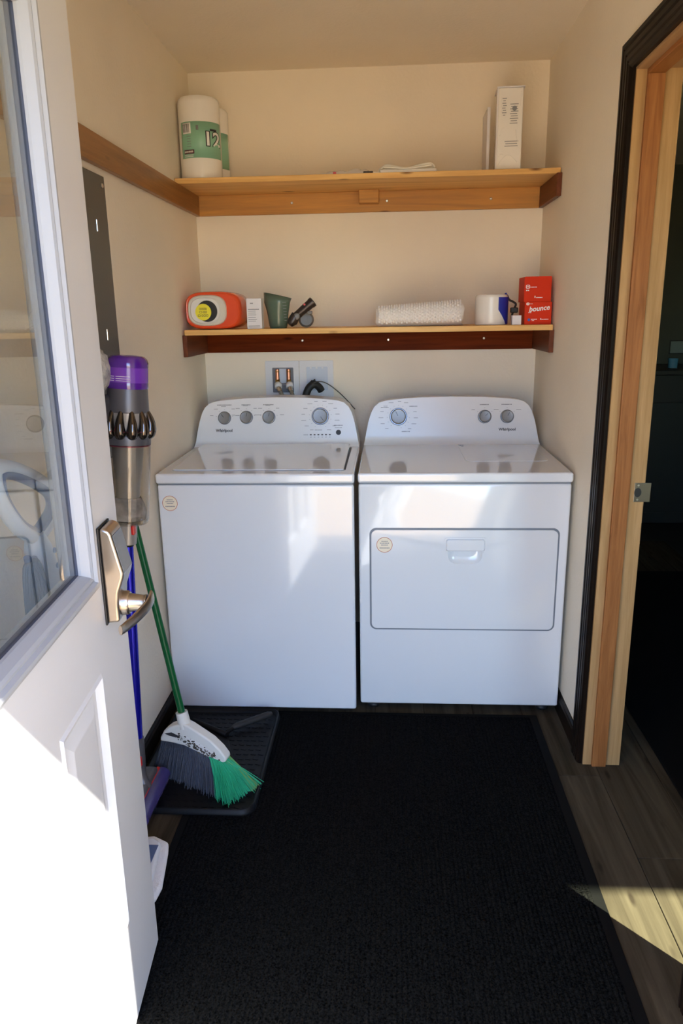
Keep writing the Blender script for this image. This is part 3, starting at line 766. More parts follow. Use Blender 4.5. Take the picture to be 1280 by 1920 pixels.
# ================================================================== THINGS ON THE LOWER SHELF
# detergent tub lying on its side, lid to the front
def superloft(bm, cx, cz, secs, e=3.4, n=56):
    """secs: (y, half width, half height, dx) front to back"""
    rows = []
    for y, a, b, dx in secs:
        r = []
        for k in range(n):
            t = 2*math.pi*k/n; c, s_ = math.cos(t), math.sin(t)
            r.append(bm.verts.new((cx + dx + a*math.copysign(abs(c)**(2/e), c), y, cz + b*math.copysign(abs(s_)**(2/e), s_))))
        rows.append(r)
    for p_, q in zip(rows, rows[1:]):
        for k in range(n): f = bm.faces.new((p_[k], p_[(k+1) % n], q[(k+1) % n], q[k])); f.smooth = True
    bm.faces.new(rows[0][::-1]); bm.faces.new(rows[-1])
TZ = ZS2 + 0.0735
tb = thing('detergent_tub', 'orange detergent tub lying on its side with a yellow round sticker', 'detergent tub', (0.127, 0.6, ZS2))
bm = bmesh.new(); superloft(bm, 0.118, TZ, [(0.518, 0.098, 0.060, -0.002), (0.516, 0.103, 0.065, -0.001), (0.520, 0.108, 0.070, 0), (0.535, 0.1125, 0.0725, 0.002), (0.60, 0.114, 0.073, 0.004), (0.68, 0.110, 0.072, 0.006), (0.70, 0.098, 0.062, 0.006)])
obj('tub_body', bm, 'tub_orange', tb, smooth=True)
bm = bmesh.new(); superloft(bm, 0.098, TZ, [(0.506, 0.066, 0.050, 0), (0.505, 0.071, 0.054, 0), (0.508, 0.075, 0.0575, 0), (0.519, 0.077, 0.059, 0)], 3.0)
ld = obj('tub_lid', bm, 'lid_cream', tb, smooth=True)
bm = bmesh.new(); superloft(bm, 0.092, TZ, [(0.4995, 0.051, 0.043, 0), (0.499, 0.055, 0.046, 0), (0.502, 0.058, 0.049, 0), (0.507, 0.060, 0.0505, 0)], 2.7)
obj('lid_rim', bm, 'lid_white', ld, smooth=True)
obj('lid_emblem', L([(0.0405, 0), (0.0405, 0.0012), (0.039, 0.0016)], (0.101, 0.4992, TZ-0.003), (0, -1, 0), 40), 'black', ld)
st = obj('price_sticker', L([(0.0315, 0), (0.0315, 0.0006)], (0.086, 0.4974, TZ-0.006), (0, -1, 0), 40), 'yellow', ld)
bm = bmesh.new()
for z, segs in ((0.012, ((-.012, .006), (-.004, .006), (.004, .007), (.011, .005))), (0.0, ((-.010, .011), (.003, .007), (.011, .007))), (-0.013, ((-.017, .010), (-.004, .007), (.005, .008), (.015, .008)))):
    for x, wd in segs:
        ring_prism(bm, rrect(0.086+x-wd/2, 0.086+x+wd/2, TZ-0.006+z-0.0042, TZ-0.006+z+0.0042, 0.002, 3), rrect(0.086+x-wd/2+.0013, 0.086+x+wd/2-.0013, TZ-0.006+z-0.003, TZ-0.006+z+0.003, 0.0012, 3), 0.4964, 0.4970)
obj('sticker_print', bm, 'print_dark', st, kind='stuff')
# slim white carton
sb = thing('small_carton', 'slim white carton with fine grey print beside the orange tub', 'carton', (0.283, 0.56, ZS2))
obj('carton_body', B(0.2535, 0.3125, 0.520, 0.570, ZS2+0.0005, ZS2+0.116, bev=0.001), 'box_white', sb)
bm = bmesh.new()
for k, (z, wd) in enumerate(((0.098, .012), (0.075, .044), (0.0685, .030), (0.061, .03), (0.054, .032), (0.044, .030), (0.036, .034), (0.03, .03), (0.012, .045), (0.0075, .045))):
    box(bm, 0.259 if k else 0.268, (0.259 if k else 0.268)+wd, 0.5192, 0.5199, ZS2+z-(0.0018 if k in (0, 1) else 0.0009), ZS2+z+(0.0018 if k in (0, 1) else 0.0009))
obj('carton_print', bm, 'print_grey', sb, kind='stuff')
# green translucent measuring scoop
cu = thing('measuring_cup', 'dark green translucent measuring cup between the white carton and brown nozzle', 'cup', (0.37, 0.59, ZS2))
bm = bmesh.new(); nn = 40; rows = []
for h, a, b, dx in ((0.0006, 0.034, 0.030, 0.0), (0.012, 0.037, 0.032, 0.0), (0.06, 0.043, 0.037, 0.0), (0.10, 0.0475, 0.040, 0.003), (0.128, 0.051, 0.043, 0.006)):
    r = []
    for k in range(nn):
        t = 2*math.pi*k/nn; lip = 0.010*max(0, math.cos(t-math.pi))**6 if h > 0.09 else 0
        zz = h + (0.012*(-math.cos(t)) if h > 0.12 else 0)
        r.append(bm.verts.new((0.366 + dx + (a+lip)*math.cos(t), 0.60 + b*math.sin(t), ZS2 + zz)))
    rows.append(r)
for h, a, b, dx in ((0.126, 0.0485, 0.0405, 0.006), (0.10, 0.0450, 0.0375, 0.003), (0.012, 0.0345, 0.0295, 0.0), (0.004, 0.031, 0.027, 0.0)):
    r = []
    for k in range(nn):
        t = 2*math.pi*k/nn; lip = 0.010*max(0, math.cos(t-math.pi))**6 if h > 0.09 else 0
        zz = h + (0.012*(-math.cos(t)) if h > 0.12 else 0)
        r.append(bm.verts.new((0.366 + dx + (a+lip)*math.cos(t), 0.60 + b*math.sin(t), ZS2 + zz)))
    rows.append(r)
for p_, q in zip(rows, rows[1:]):
    for k in range(nn): f = bm.faces.new((p_[k], p_[(k+1) % nn], q[(k+1) % nn], q[k])); f.smooth = True
bm.faces.new(rows[0][::-1]); bm.faces.new(rows[-1])
obj('cup_body', bm, 'cup_green', cu)
bm = bmesh.new()
for k in range(7): box(bm, 0.396-0.001*k, 0.404+0.002*(k % 2), 0.5675-0.0011*k, 0.5705-0.0009*k, ZS2+0.03+0.0115*k, ZS2+0.0315+0.0115*k)
obj('measure_marks', bm, 'print_grey', cu, kind='stuff')
# vacuum nozzle attachment leaning
nz = thing('vacuum_nozzle', 'dark brown vacuum nozzle attachment leaning to the right on lower shelf', 'vacuum nozzle', (0.45, 0.6, ZS2))
obj('nozzle_tube', T([(0.432, 0.60, ZS2+0.040), (0.458, 0.60, ZS2+0.062), (0.481, 0.60, ZS2+0.080), (0.503, 0.60, ZS2+0.097)], [0.0165, 0.0165, 0.0185, 0.0185], 20), 'attach_brown', nz, smooth=True)
obj('nozzle_rim', T([(0.499, 0.60, ZS2+0.0938), (0.510, 0.60, ZS2+0.1025)], [0.0205, 0.0205], 20), 'attach_brown', nz, smooth=True)
obj('nozzle_mouth', T([(0.505, 0.60, ZS2+0.0985), (0.5108, 0.60, ZS2+0.1031)], [0.0165, 0.0165], 20), 'black', nz)
obj('nozzle_neck', T([(0.440, 0.595, ZS2+0.052), (0.425, 0.59, ZS2+0.026), (0.414, 0.585, ZS2+0.013)], [0.019, 0.021, 0.0125], 16), 'attach_brown', nz, smooth=True)
obj('hinge_knob', L([(0.013, 0), (0.013, 0.006), (0.010, 0.008), (0.0045, 0.0085)], (0.443, 0.583, ZS2+0.045), (0, -1, 0), 20), 'grey_plastic', nz, smooth=True)
obj('latch', B(0.485, 0.505, 0.592, 0.606, ZS2+0.053, ZS2+0.066, bev=0.003), 'grey_plastic', nz)
obj('red_dot', L([(0.004, 0), (0.004, 0.003)], (0.476, 0.582, ZS2+0.091), (0, -1, 0), 12), 'vac_red', nz)
br = thing('brush_head', 'small round grey brush head lying behind the brown vacuum nozzle', 'brush', (0.475, 0.655, ZS2))
obj('brush_disc', L([(0.020, 0), (0.030, 0.006), (0.031, 0.018), (0.024, 0.026), (0.0, 0.027)], (0.472, 0.665, ZS2+0.0315), (0.15, -1, 0.05), 28), 'grey_plastic', br, smooth=True)
obj('brush_rim', L([(0.0315, 0.006), (0.0315, 0.012)], (0.472, 0.665, ZS2+0.0315), (0.15, -1, 0.05), 28), 'print_grey', br)
# rolled nubby towel
tw = thing('rolled_towel', 'rolled white nubby bath mat lying along the lower shelf', 'bath mat', (0.93, 0.6, ZS2))
bm = bmesh.new()
XA, XB = 0.765, 1.100
def roll_r(t): return 0.036 + 0.0105*t
nk = 36; ni = 30; rows = []
for i in range(ni+1):
    t = i/ni; x = XA + (XB-XA)*t; r = roll_r(t)*(0.93 if i in (0, ni) else 1); 
    rows.append([bm.verts.new((x + (0.006*math.sin(3*2*math.pi*k/nk) if i in (0, ni) else 0), 0.585 + r*1.15*math.cos(2*math.pi*k/nk), ZS2 + 0.001 + r + r*math.sin(2*math.pi*k/nk))) for k in range(nk)])
for p_, q in zip(rows, rows[1:]):
    for k in range(nk): f = bm.faces.new((p_[k], p_[(k+1) % nk], q[(k+1) % nk], q[k])); f.smooth = True
bm.faces.new(rows[0][::-1]); bm.faces.new(rows[-1])
obj('roll_body', bm, 'towel', tw)
bm = bmesh.new()
for i in range(33):
    for k in range(22):
        t = (i+0.5)/33; a = 2*math.pi*(k + 0.5*(i % 2))/22
        if math.sin(a) < -0.75: continue
        r = roll_r(t); c = Vector((XA+0.004+(XB-XA-0.008)*t + random.uniform(-.0008, .0008), 0.585 + r*1.15*math.cos(a), ZS2+0.0015+r+r*math.sin(a)))
        nrm = Vector((0, math.cos(a), math.sin(a))); s_ = random.uniform(0.0044, 0.0052); tx = Vector((1, 0, 0)); ty = nrm.cross(tx)
        tip = bm.verts.new(c + nrm*0.0072); ring = [bm.verts.new(c + tx*s_*math.cos(q*math.pi/3) + ty*s_*math.sin(q*math.pi/3)) for q in range(6)]
        mid = [bm.verts.new(c + nrm*0.0052 + (tx*math.cos(q*math.pi/3) + ty*math.sin(q*math.pi/3))*s_*0.75) for q in range(6)]
        for q in range(6):
            for fc in ((ring[q], ring[(q+1) % 6], mid[(q+1) % 6], mid[q]), (mid[q], mid[(q+1) % 6], tip)):
                f = bm.faces.new(fc); f.smooth = True
obj('nub_pile', bm, 'towel', tw, kind='stuff')
for e_, sx in ((XA, -1), (XB, 1)):
    r0 = roll_r(0 if sx < 0 else 1)
    pts = [(e_ + sx*0.001, 0.585 + r0*0.95*(1-t/16)*math.cos(t*0.9), ZS2+0.001+r0 + r0*0.85*(1-t/16)*math.sin(t*0.9)) for t in [q*0.5 for q in range(30)]]
    obj('roll_end_spiral', T(pts, 0.0035, 6), 'towel', tw)
# wrapped paper roll with blue label
tr = thing('wrapped_paper_roll', 'white paper roll in clear wrap with a blue label beside the red boxes', 'paper roll', (1.218, 0.6, ZS2))
RC = (1.217, 0.60); RQ = 0.064
bm = bmesh.new(); lathe(bm, [(RQ*0.92, 0), (RQ*0.98, 0.003), (RQ, 0.012), (RQ, 0.102), (RQ*0.97, 0.111), (RQ*0.90, 0.115), (0.022, 0.116), (0.020, 0.09), (0.0, 0.09)], (RC[0], RC[1], ZS2+0.0005), (0, 0, 1), 48)
obj('roll_body', bm, 'film_white', tr, smooth=True)
obj('roll_core', L([(0.0215, 0.088), (0.0215, 0.1168), (0.0195, 0.1168), (0.0195, 0.088)], (RC[0], RC[1], ZS2+0.0005), (0, 0, 1), 28), 'tan_core', tr)
bm = bmesh.new(); npz = 16; pa = []
for k in range(npz+1):     # label whose left edge slants away at the bottom
    t = k/npz; ph = 0.30 + 1.25*t; zlow = 0.0025 if t > 0.52 else (0.058 - 0.107*t)
    pa.append([bm.verts.new(cylpt(RC, rr, ph, ZS2+z)) for rr, z in ((RQ+0.001, max(0.003, zlow)), (RQ+0.001, 0.105), (RQ-0.002, 0.105), (RQ-0.002, max(0.003, zlow)))])
for q, s_ in zip(pa, pa[1:]):
    for i in range(4): bm.faces.new((q[i], q[(i+1) % 4], s_[(i+1) % 4], s_[i]))
bm.faces.new(pa[0]); bm.faces.new(pa[-1]); obj('label', bm, 'label_blue', tr)
# pen-like dark cord standing between roll and boxes
ck = thing('coiled_cord', 'thin black and blue cord between the paper roll and the red boxes', 'cord', (1.30, 0.62, ZS2))
obj('cord_loop', T(smooth_path([(1.300, 0.59, ZS2+0.004), (1.298, 0.60, ZS2+0.03), (1.306, 0.60, ZS2+0.06), (1.312, 0.60, ZS2+0.078), (1.300, 0.60, ZS2+0.088), (1.285, 0.60, ZS2+0.096), (1.277, 0.60, ZS2+0.112)], 6), 0.0042, 8), 'black', ck, smooth=True)
obj('cord_tip', T([(1.277, 0.60, ZS2+0.108), (1.270, 0.60, ZS2+0.121)], [0.0052, 0.004], 8), 'label_blue', ck)
obj('cord_plug', B(1.290, 1.318, 0.575, 0.60, ZS2+0.045, ZS2+0.066, bev=0.004), 'black', ck)
sc_ = thing('tiny_carton', 'tiny pale lilac carton standing in front of the lower red box', 'carton', (1.303, 0.53, ZS2))
obj('carton_body', B(1.287, 1.321, 0.515, 0.545, ZS2+0.0005, ZS2+0.036, bev=0.001), 'box_white', sc_)
obj('carton_side', B(1.3205, 1.3222, 0.516, 0.544, ZS2+0.001, ZS2+0.0355), 'print_grey', sc_)
def red_box(label, x0, x1, y0, y1, z0, z1, texts):
    t = thing('dryer_sheet_box', label, 'box', ((x0+x1)/2, (y0+y1)/2, z0), 'red dryer sheet boxes')
    obj('box_body', B(x0, x1, y0, y1, z0+0.0004, z1, bev=0.0015), 'box_red', t)
    obj('box_flap', B(x0+0.003, x1-0.003, y0-0.0006, y0+0.001, z1-0.0012, z1+0.0006), 'box_red', t)
    for kind, a in texts:
        if kind == 'text': lettering('box_lettering', a[0], a[1], (a[2], y0-0.0006, a[3]), (1, 0, 0.10), (-0.10, 0, 1), 'white_ink', t, shear=0.25, bold=0.0006)
        elif kind == 'bar':
            bm = bmesh.new(); n_ = max(1, int((a[1]-a[0])/0.0045))
            for k in range(n_): box(bm, a[0]+(a[1]-a[0])*k/n_, a[0]+(a[1]-a[0])*(k+0.75)/n_, y0-0.0010, y0-0.0004, a[2]-a[3], a[2]+a[3])
            obj('box_print', bm, 'white_ink', t, kind='stuff')
        elif kind == 'badge':
            bm = bmesh.new(); ring_prism(bm, rrect(*a, 0.004, 4), rrect(a[0]+0.0022, a[1]-0.0022, a[2]+0.0022, a[3]-0.0022, 0.0025, 4), y0-0.0010, y0-0.0004)
            box(bm, a[0]+0.004, a[1]-0.004, y0-0.0010, y0-0.0004, (a[2]+a[3])/2-0.0015, (a[2]+a[3])/2+0.0015)
            obj('box_badge', bm, 'white_ink', t, kind='stuff')
        elif kind == 'dot':
            obj('box_dot', L([(0.0055, 0), (0.0055, 0.0006)], (a[0], y0-0.0003, a[1]), (0, -1, 0), 20), 'ink_blue', t)
    return t
za, zb_, zc_ = ZS2, ZS2+0.0845, ZS2+0.178
red_box('lower red dryer sheet box with white lettering on its front', 1.335, 1.438, 0.53, 0.655, za, zb_,
        [('text', ('bounce', 0.0265, 1.390, za+0.060)), ('bar', (1.350, 1.362, za+0.0455, 0.0012)), ('dot', (1.353, za+0.0185)), ('bar', (1.362, 1.384, za+0.020, 0.0014)),
         ('bar', (1.364, 1.374, za+0.0155, 0.0010)), ('bar', (1.396, 1.428, za+0.0195, 0.0014)), ('bar', (1.396, 1.401, za+0.0215, 0.0022)), ('badge', (1.3405, 1.3525, za+0.073, za+0.0825)), ('bar', (1.355, 1.366, za+0.078, 0.0009))])
red_box('upper red dryer sheet box stacked on another red box', 1.331, 1.434, 0.535, 0.66, zb_, zc_,
        [('badge', (1.337, 1.352, zb_+0.050, zb_+0.064)), ('bar', (1.338, 1.351, zb_+0.043, 0.0022)), ('bar', (1.354, 1.379, zb_+0.055, 0.0014)),
         ('bar', (1.371, 1.376, zb_+0.0195, 0.0035)), ('bar', (1.378, 1.402, zb_+0.0165, 0.0014))])

# ================================================================== BACK WALL OUTLET BOX, HOSES
ob = thing('washer_outlet_box', 'pale double washer outlet box with copper valves set in the back wall', 'outlet box', (0.414, YB, 1.05))
def frame_plate(x0, x1, z0, z1, hx0, hx1, hz0, hz1):
    bm = bmesh.new(); ring_prism(bm, rrect(x0, x1, z0, z1, 0.003, 3), rrect(hx0, hx1, hz0, hz1, 0.004, 3), YB-0.006, YB+0.0)
    return bm
obj('face_plate', frame_plate(0.262, 0.4135, 1.055, 1.249, 0.293, 0.388, 1.110, 1.220), 'outlet_plastic', ob)
obj('face_plate', frame_plate(0.4155, 0.566, 1.055, 1.249, 0.446, 0.541, 1.118, 1.222), 'outlet_plastic', ob)
obj('valve_recess_shade', B(0.293, 0.388, YB-0.0035, YB-0.0005, 1.110, 1.220), 'outlet_dark', ob)  # flat sheet without depth; the recess shade is put into its dark colour
obj('recess_back', B(0.325, 0.355, YB-0.0045, YB-0.0034, 1.14, 1.215), 'outlet_inside', ob)
obj('drain_recess', B(0.446, 0.541, YB-0.0035, YB-0.0005, 1.118, 1.222), 'outlet_inside', ob)
for k in range(3): obj('drain_tab', B(0.462+0.026*k, 0.470+0.026*k, YB-0.006, YB-0.003, 1.214, 1.2215), 'outlet_plastic', ob)
for x in (0.317, 0.3675):
    v = obj('valve', T([(x, YB-0.016, 1.214), (x, YB-0.016, 1.175), (x, YB-0.016, 1.165)], [0.0085, 0.0085, 0.010], 16), 'copper', ob, smooth=True)
    obj('valve_band', T([(x, YB-0.016, 1.202), (x, YB-0.016, 1.206)], 0.0098, 16), 'brass', v)
    obj('valve_body', T([(x, YB-0.018, 1.168), (x+0.002, YB-0.02, 1.148)], [0.011, 0.010], 14), 'brass', v)
    obj('hose_nut', T([(x+0.002, YB-0.018, 1.152), (x+0.005, YB-0.030, 1.134)], [0.0155, 0.0165], 14), 'white_ink', v)
obj('valve_handle', B(0.328, 0.358, YB-0.020, YB-0.012, 1.139, 1.152, bev=0.003), 'outlet_dark', ob)
for x, dx, lb_ in ((0.322, 0.045, 'left beige water hose curving from valve down behind the washer'), (0.3725, 0.034, 'right beige water hose curving from valve down behind the washer')):
    t = thing('water_hose', lb_, 'hose', (x, YB-0.04, 1.0), 'washer hoses')
    obj('hose_line', T(smooth_path([(x, YB-0.032, 1.136), (x+dx*0.35, YB-0.045, 1.108), (x+dx*0.8, YB-0.05, 1.07), (x+dx, YB-0.05, 1.02), (x+dx, YB-0.05, 0.93)], 6), 0.0085, 12), 'hose', t, smooth=True)
    obj('hose_ferrule', T([(x+0.001, YB-0.033, 1.134), (x+dx*0.17, YB-0.039, 1.120)], 0.0105, 12), 'screw_steel', t, smooth=True)
t = thing('drain_hose', 'fat black drain hose hooked into the outlet box above the washer', 'hose', (0.46, YB-0.04, 1.0))
obj('hose_line', T(smooth_path([(0.437, YB-0.055, 0.93), (0.437, YB-0.055, 1.03), (0.442, YB-0.05, 1.085), (0.458, YB-0.045, 1.130), (0.482, YB-0.036, 1.148), (0.502, YB-0.026, 1.135), (0.512, YB-0.018, 1.118)], 6), 0.0165, 14), 'black_rubber', t, smooth=True)
obj('hose_clip', T([(0.468, YB-0.052, 1.155), (0.475, YB-0.045, 1.166)], [0.006, 0.003], 8), 'black_rubber', t)
obj('hose_clip', T([(0.480, YB-0.050, 1.160), (0.487, YB-0.043, 1.170)], [0.006, 0.003], 8), 'black_rubber', t)
t = thing('thin_cable', 'thin dark cable arching from the outlet box towards the dryer', 'cable', (0.55, YB-0.03, 1.0))
obj('cable_line', T(smooth_path([(0.475, YB-0.055, 1.150), (0.500, YB-0.06, 1.162), (0.535, YB-0.06, 1.156), (0.575, YB-0.05, 1.128), (0.615, YB-0.04, 1.09), (0.648, YB-0.035, 1.052), (0.662, YB-0.03, 1.036)], 6), 0.0023, 8), 'cable_grey', t, smooth=True)

# ================================================================== ELECTRICAL PANEL ON THE LEFT WALL
ep = thing('electrical_panel', 'grey metal electrical panel cover on the left wall under cedar rail', 'electrical panel', (XL, -0.42, 1.1))
obj('cover', B(XL, XL+0.010, -0.62, -0.232, 1.05, 1.835, bev=0.002), 'panel_grey', ep)
pdr = obj('panel_door', B(XL+0.008, XL+0.0125, -0.585, -0.328, 1.16, 1.735, bev=0.0015), 'panel_grey', ep)
for z in (1.695, 1.40): obj('hinge', B(XL+0.010, XL+0.0145, -0.331, -0.325, z-0.016, z+0.016, bev=0.001), 'chrome', pdr)
obj('door_seam', B(XL+0.0095, XL+0.0107, -0.3275, -0.3255, 1.16, 1.735), 'black', ep)
for y, z in ((-0.255, 1.808), (-0.59, 1.808), (-0.255, 1.08)): obj('screw', L([(0.007, 0), (0.006, 0.003)], (XL+0.010, y, z), (1, 0, 0), 14), 'screw_steel', ep)

# ================================================================== CORDLESS VACUUM
vc = thing('cordless_vacuum', 'cordless stick vacuum with purple filter cap and clear bin against left wall', 'vacuum cleaner', (0.06, -0.5, 0))
A0 = Vector((0.0615, -0.455, 0.876)); A1 = Vector((0.094, -0.43, 1.348)); ax = (A1-A0).normalized(); LN = (A1-A0).length
def vl(prof, name, m, parent=vc, n=40): return obj(name, L(prof, A0, ax, n), m, parent, smooth=True)
vl([(0.0, 0.004), (0.052, 0.004), (0.058, 0.010), (0.060, 0.06), (0.0625, 0.232), (0.0615, 0.232), (0.059, 0.06), (0.0565, 0.012), (0.0, 0.008)], 'dust_bin', 'bin_clear')
vl([(0.030, 0.010), (0.032, 0.05), (0.034, 0.12), (0.040, 0.16), (0.044, 0.23), (0.0, 0.23)], 'cyclone_shroud', 'vac_silver')
vl([(0.0, 0.011), (0.050, 0.013), (0.052, 0.035), (0.046, 0.055), (0.036, 0.075), (0.0, 0.078)], 'dust_clump', 'dust')
vl([(0.0575, 0.228), (0.0635, 0.230), (0.0635, 0.252), (0.062, 0.256), (0.0, 0.256)], 'bin_collar', 'vac_grey')
vl([(0.062, 0.2255), (0.0628, 0.2255), (0.0628, 0.2285), (0.062, 0.2285)], 'collar_trim', 'vac_lip')
vl([(0.050, 0.25), (0.054, 0.265), (0.056, 0.315), (0.056, 0.322), (0.0, 0.322)], 'cyclone_core', 'vac_silver')
u_, v_ = frame_from(ax)
for k in range(12):        # the ring of bulging cyclone cones
    a = 2*math.pi*k/12; d = u_*math.cos(a) + v_*math.sin(a)
    pts = [A0 + ax*h + d*r for h, r in ((0.2545, 0.050), (0.258, 0.059), (0.268, 0.0635), (0.285, 0.0640), (0.302, 0.0605), (0.318, 0.054), (0.328, 0.049))]
    path_ = smooth_path(pts, 3); rr_ = [0.007, 0.0105, 0.0125, 0.0150, 0.0162, 0.0166, 0.0164, 0.0156, 0.0140, 0.0132, 0.0122, 0.0112, 0.0100, 0.0090, 0.0080, 0.0072, 0.0064, 0.0056, 0.005]
    cyc = obj('cyclone', T(path_, rr_, 14), 'vac_bronze', vc, smooth='all')
    obj('cyclone_lip', T([A0 + ax*(0.262 + 0.008*abs(q)/3) + (u_*math.cos(a + q*0.078) + v_*math.sin(a + q*0.078))*(0.0775 - 0.0022*abs(q)) for q in (-3, -2, -1, 0, 1, 2, 3)], 0.0016, 6), 'vac_lip', cyc)
vl([(0.0565, 0.318), (0.0585, 0.322), (0.0565, 0.35), (0.0545, 0.385), (0.0, 0.385)], 'motor_housing', 'vac_grey')
cap = vl([(0.0555, 0.383), (0.0565, 0.387), (0.0565, 0.398), (0.0555, 0.400), (0.0555, 0.44), (0.0565, 0.442), (0.0565, 0.452), (0.053, 0.463), (0.046, 0.470), (0.038, 0.4725), (0.030, 0.4725), (0.028, 0.466), (0.0, 0.466)], 'filter_cap', 'cap_purple')
vl([(0.0554, 0.3995), (0.0560, 0.401), (0.0560, 0.439), (0.0554, 0.4405)], 'filter_band', 'cap_purple_band', cap)
bm = bmesh.new()
th0 = math.atan2((Vector((0.55, -2.0, 0.0))).dot(v_), (Vector((0.55, -2.0, 0.0))).dot(u_))
for r_ in range(3):
    for a0, a1 in ((-1.10, -0.60), (-0.52, 0.18)):
        pts = []
        for k in range(8):
            a = th0 + (a0 + (a1-a0)*k/7)*(1 if (u_.cross(v_)).dot(ax) > 0 else -1)
            pts.append(A0 + ax*(0.405 + 0.0058*r_) + (u_*math.cos(a) + v_*math.sin(a))*0.0560)
        tube(bm, pts, 0.00075, 5)
obj('cap_print', bm, 'cap_print' if 'cap_print' in MAT else 'white_ink', cap, kind='stuff')
obj('bin_catch', B(0.088, 0.122, -0.508, -0.49, 0.882, 0.902, bev=0.005), 'bin_clear', vc)
obj('bin_door', L([(0.0, 0.0), (0.054, 0.0), (0.0565, 0.004), (0.0, 0.004)], A0, ax, 36), 'bin_clear', vc)
# inlet, wand, head
obj('wand_socket', T([(0.062, -0.458, 0.880), (0.056, -0.462, 0.815)], [0.0265, 0.0255], 24), 'vac_silver', vc, smooth=True)
obj('release_button', B(0.076, 0.086, -0.482, -0.462, 0.845, 0.874, bev=0.003), 'vac_red', vc)
obj('socket_ring', T([(0.0562, -0.462, 0.818), (0.0555, -0.462, 0.808)], [0.021, 0.018], 20), 'black', vc)
obj('wand', T([(0.0558, -0.462, 0.815), (0.050, -0.520, 0.20)], 0.0162, 22), 'vac_blue', vc, smooth=True)
obj('wand_cuff', T([(0.050, -0.519, 0.215), (0.050, -0.528, 0.125)], [0.0195, 0.021], 20), 'vac_grey', vc, smooth=True)
obj('cuff_button', B(0.045, 0.068, -0.552, -0.54, 0.135, 0.165, bev=0.003), 'vac_red', vc)
obj('head_neck', T(smooth_path([(0.050, -0.528, 0.13), (0.055, -0.535, 0.09), (0.075, -0.55, 0.055)], 4), 0.02, 14), 'vac_grey', vc, smooth=True)
obj('head_cover', B(0.012, 0.088, -0.665, -0.455, 0.031, 0.080, bev=0.018, seg=4), 'vac_grey', vc, smooth=True)
obj('head_roller', T([(0.094, -0.672, 0.042), (0.094, -0.450, 0.042)], 0.0255, 22), 'vac_roller' if 'vac_roller' in MAT else 'cap_purple_band', vc, smooth=True)
obj('head_stripe', T([(0.0825, -0.672, 0.062), (0.0825, -0.452, 0.062)], 0.008, 10), 'vac_red', vc, smooth=True)
# handle and trigger on the side hidden by the door
obj('handle_block', B(0.006, 0.050, -0.535, -0.455, 1.170, 1.245, bev=0.012, seg=3), 'vac_grey', vc, smooth=True)
obj('handle_grip', T(smooth_path([(0.030, -0.52, 1.235), (0.028, -0.585, 1.20), (0.027, -0.60, 1.12), (0.027, -0.56, 1.04), (0.03, -0.50, 1.02)], 5), 0.017, 14), 'vac_grey', vc, smooth=True)
obj('trigger', B(0.014, 0.036, -0.528, -0.505, 1.150, 1.172, bev=0.004), 'vac_red', vc)

# speckled duster behind the vacuum
du = thing('duster', 'fluffy white and grey speckled duster hanging behind the purple vacuum cap', 'duster', (0.02, -0.5, 1.25))
bm = bmesh.new(); bmesh.ops.create_icosphere(bm, subdivisions=4, radius=1.0)
for v in bm.verts:
    d = v.co.normalized(); n_ = 1 + 0.16*noise.noise(d*4.0) + 0.10*noise.noise(d*11.0)
    v.co = Vector((0.036 + 0.026*d.x*n_, -0.496 + 0.047*d.y*n_, 1.310 + 0.056*d.z*n_))
obj('fluff_head', bm, 'fluff', du, smooth='all')
obj('duster_handle', T([(0.012, -0.50, 1.29), (0.010, -0.515, 1.02)], 0.006, 10), 'mop_white', du)

# ================================================================== BROOM
bo = thing('broom', 'broom with green handle, white block and grey green bristles leaning on the wall', 'broom', (0.16, -0.42, 0))
H0 = Vector((0.161, -0.412, 0.23)); H1 = Vector((0.0125, -0.345, 1.01))
obj('handle', T([H0, H1], 0.0112, 16), 'broom_green', bo, smooth=True)
obj('collar', T([H0 + (H1-H0).normalized()*0.012, H0 - (H1-H0).normalized()*0.04], [0.0185, 0.0205], 20), 'broom_white', bo, smooth=True)
tA = Vector((0.1, -0.40, 0)); td = Vector((0.30, -0.07, 0)).normalized(); tn = Vector((td.y, -td.x, 0))
def bp(u, z, o=0.0): return tA + td*u + Vector((0, 0, z)) + tn*o
outl = [(-0.0125, 0.137), (-0.012, 0.150), (0.002, 0.176), (0.022, 0.193), (0.046, 0.204), (0.075, 0.212), (0.097, 0.204), (0.130, 0.186), (0.166, 0.166), (0.195, 0.140), (0.213, 0.116), (0.215, 0.104), (0.206, 0.095), (0.179, 0.097), (0.12, 0.118), (0.073, 0.134), (0.02, 0.138)]
bm = bmesh.new(); prism(bm, [bp(u, z, -0.018) for u, z in outl], tn*0.036)
blk = obj('block', bm, 'broom_white', bo, smooth=True, bevel=0.005)
slot = [(0.005, 0.168), (0.03, 0.176), (0.06, 0.166), (0.045, 0.160), (0.02, 0.163)]
facing = -1 if tn.y > 0 else 1
obj('block_slot', P([bp(u, z, facing*0.0182) for u, z in slot], tn*facing*0.0006), 'print_dark', blk)
slot2 = [(0.07, 0.172), (0.11, 0.160), (0.15, 0.140), (0.185, 0.118), (0.180, 0.112), (0.14, 0.124), (0.10, 0.140)]
obj('block_slot', P([bp(u, z, facing*0.0182) for u, z in slot2], tn*facing*0.0004), 'broom_recess' if 'broom_recess' in MAT else 'lid_white', blk)
bm = bmesh.new(); rd = random.Random(3)
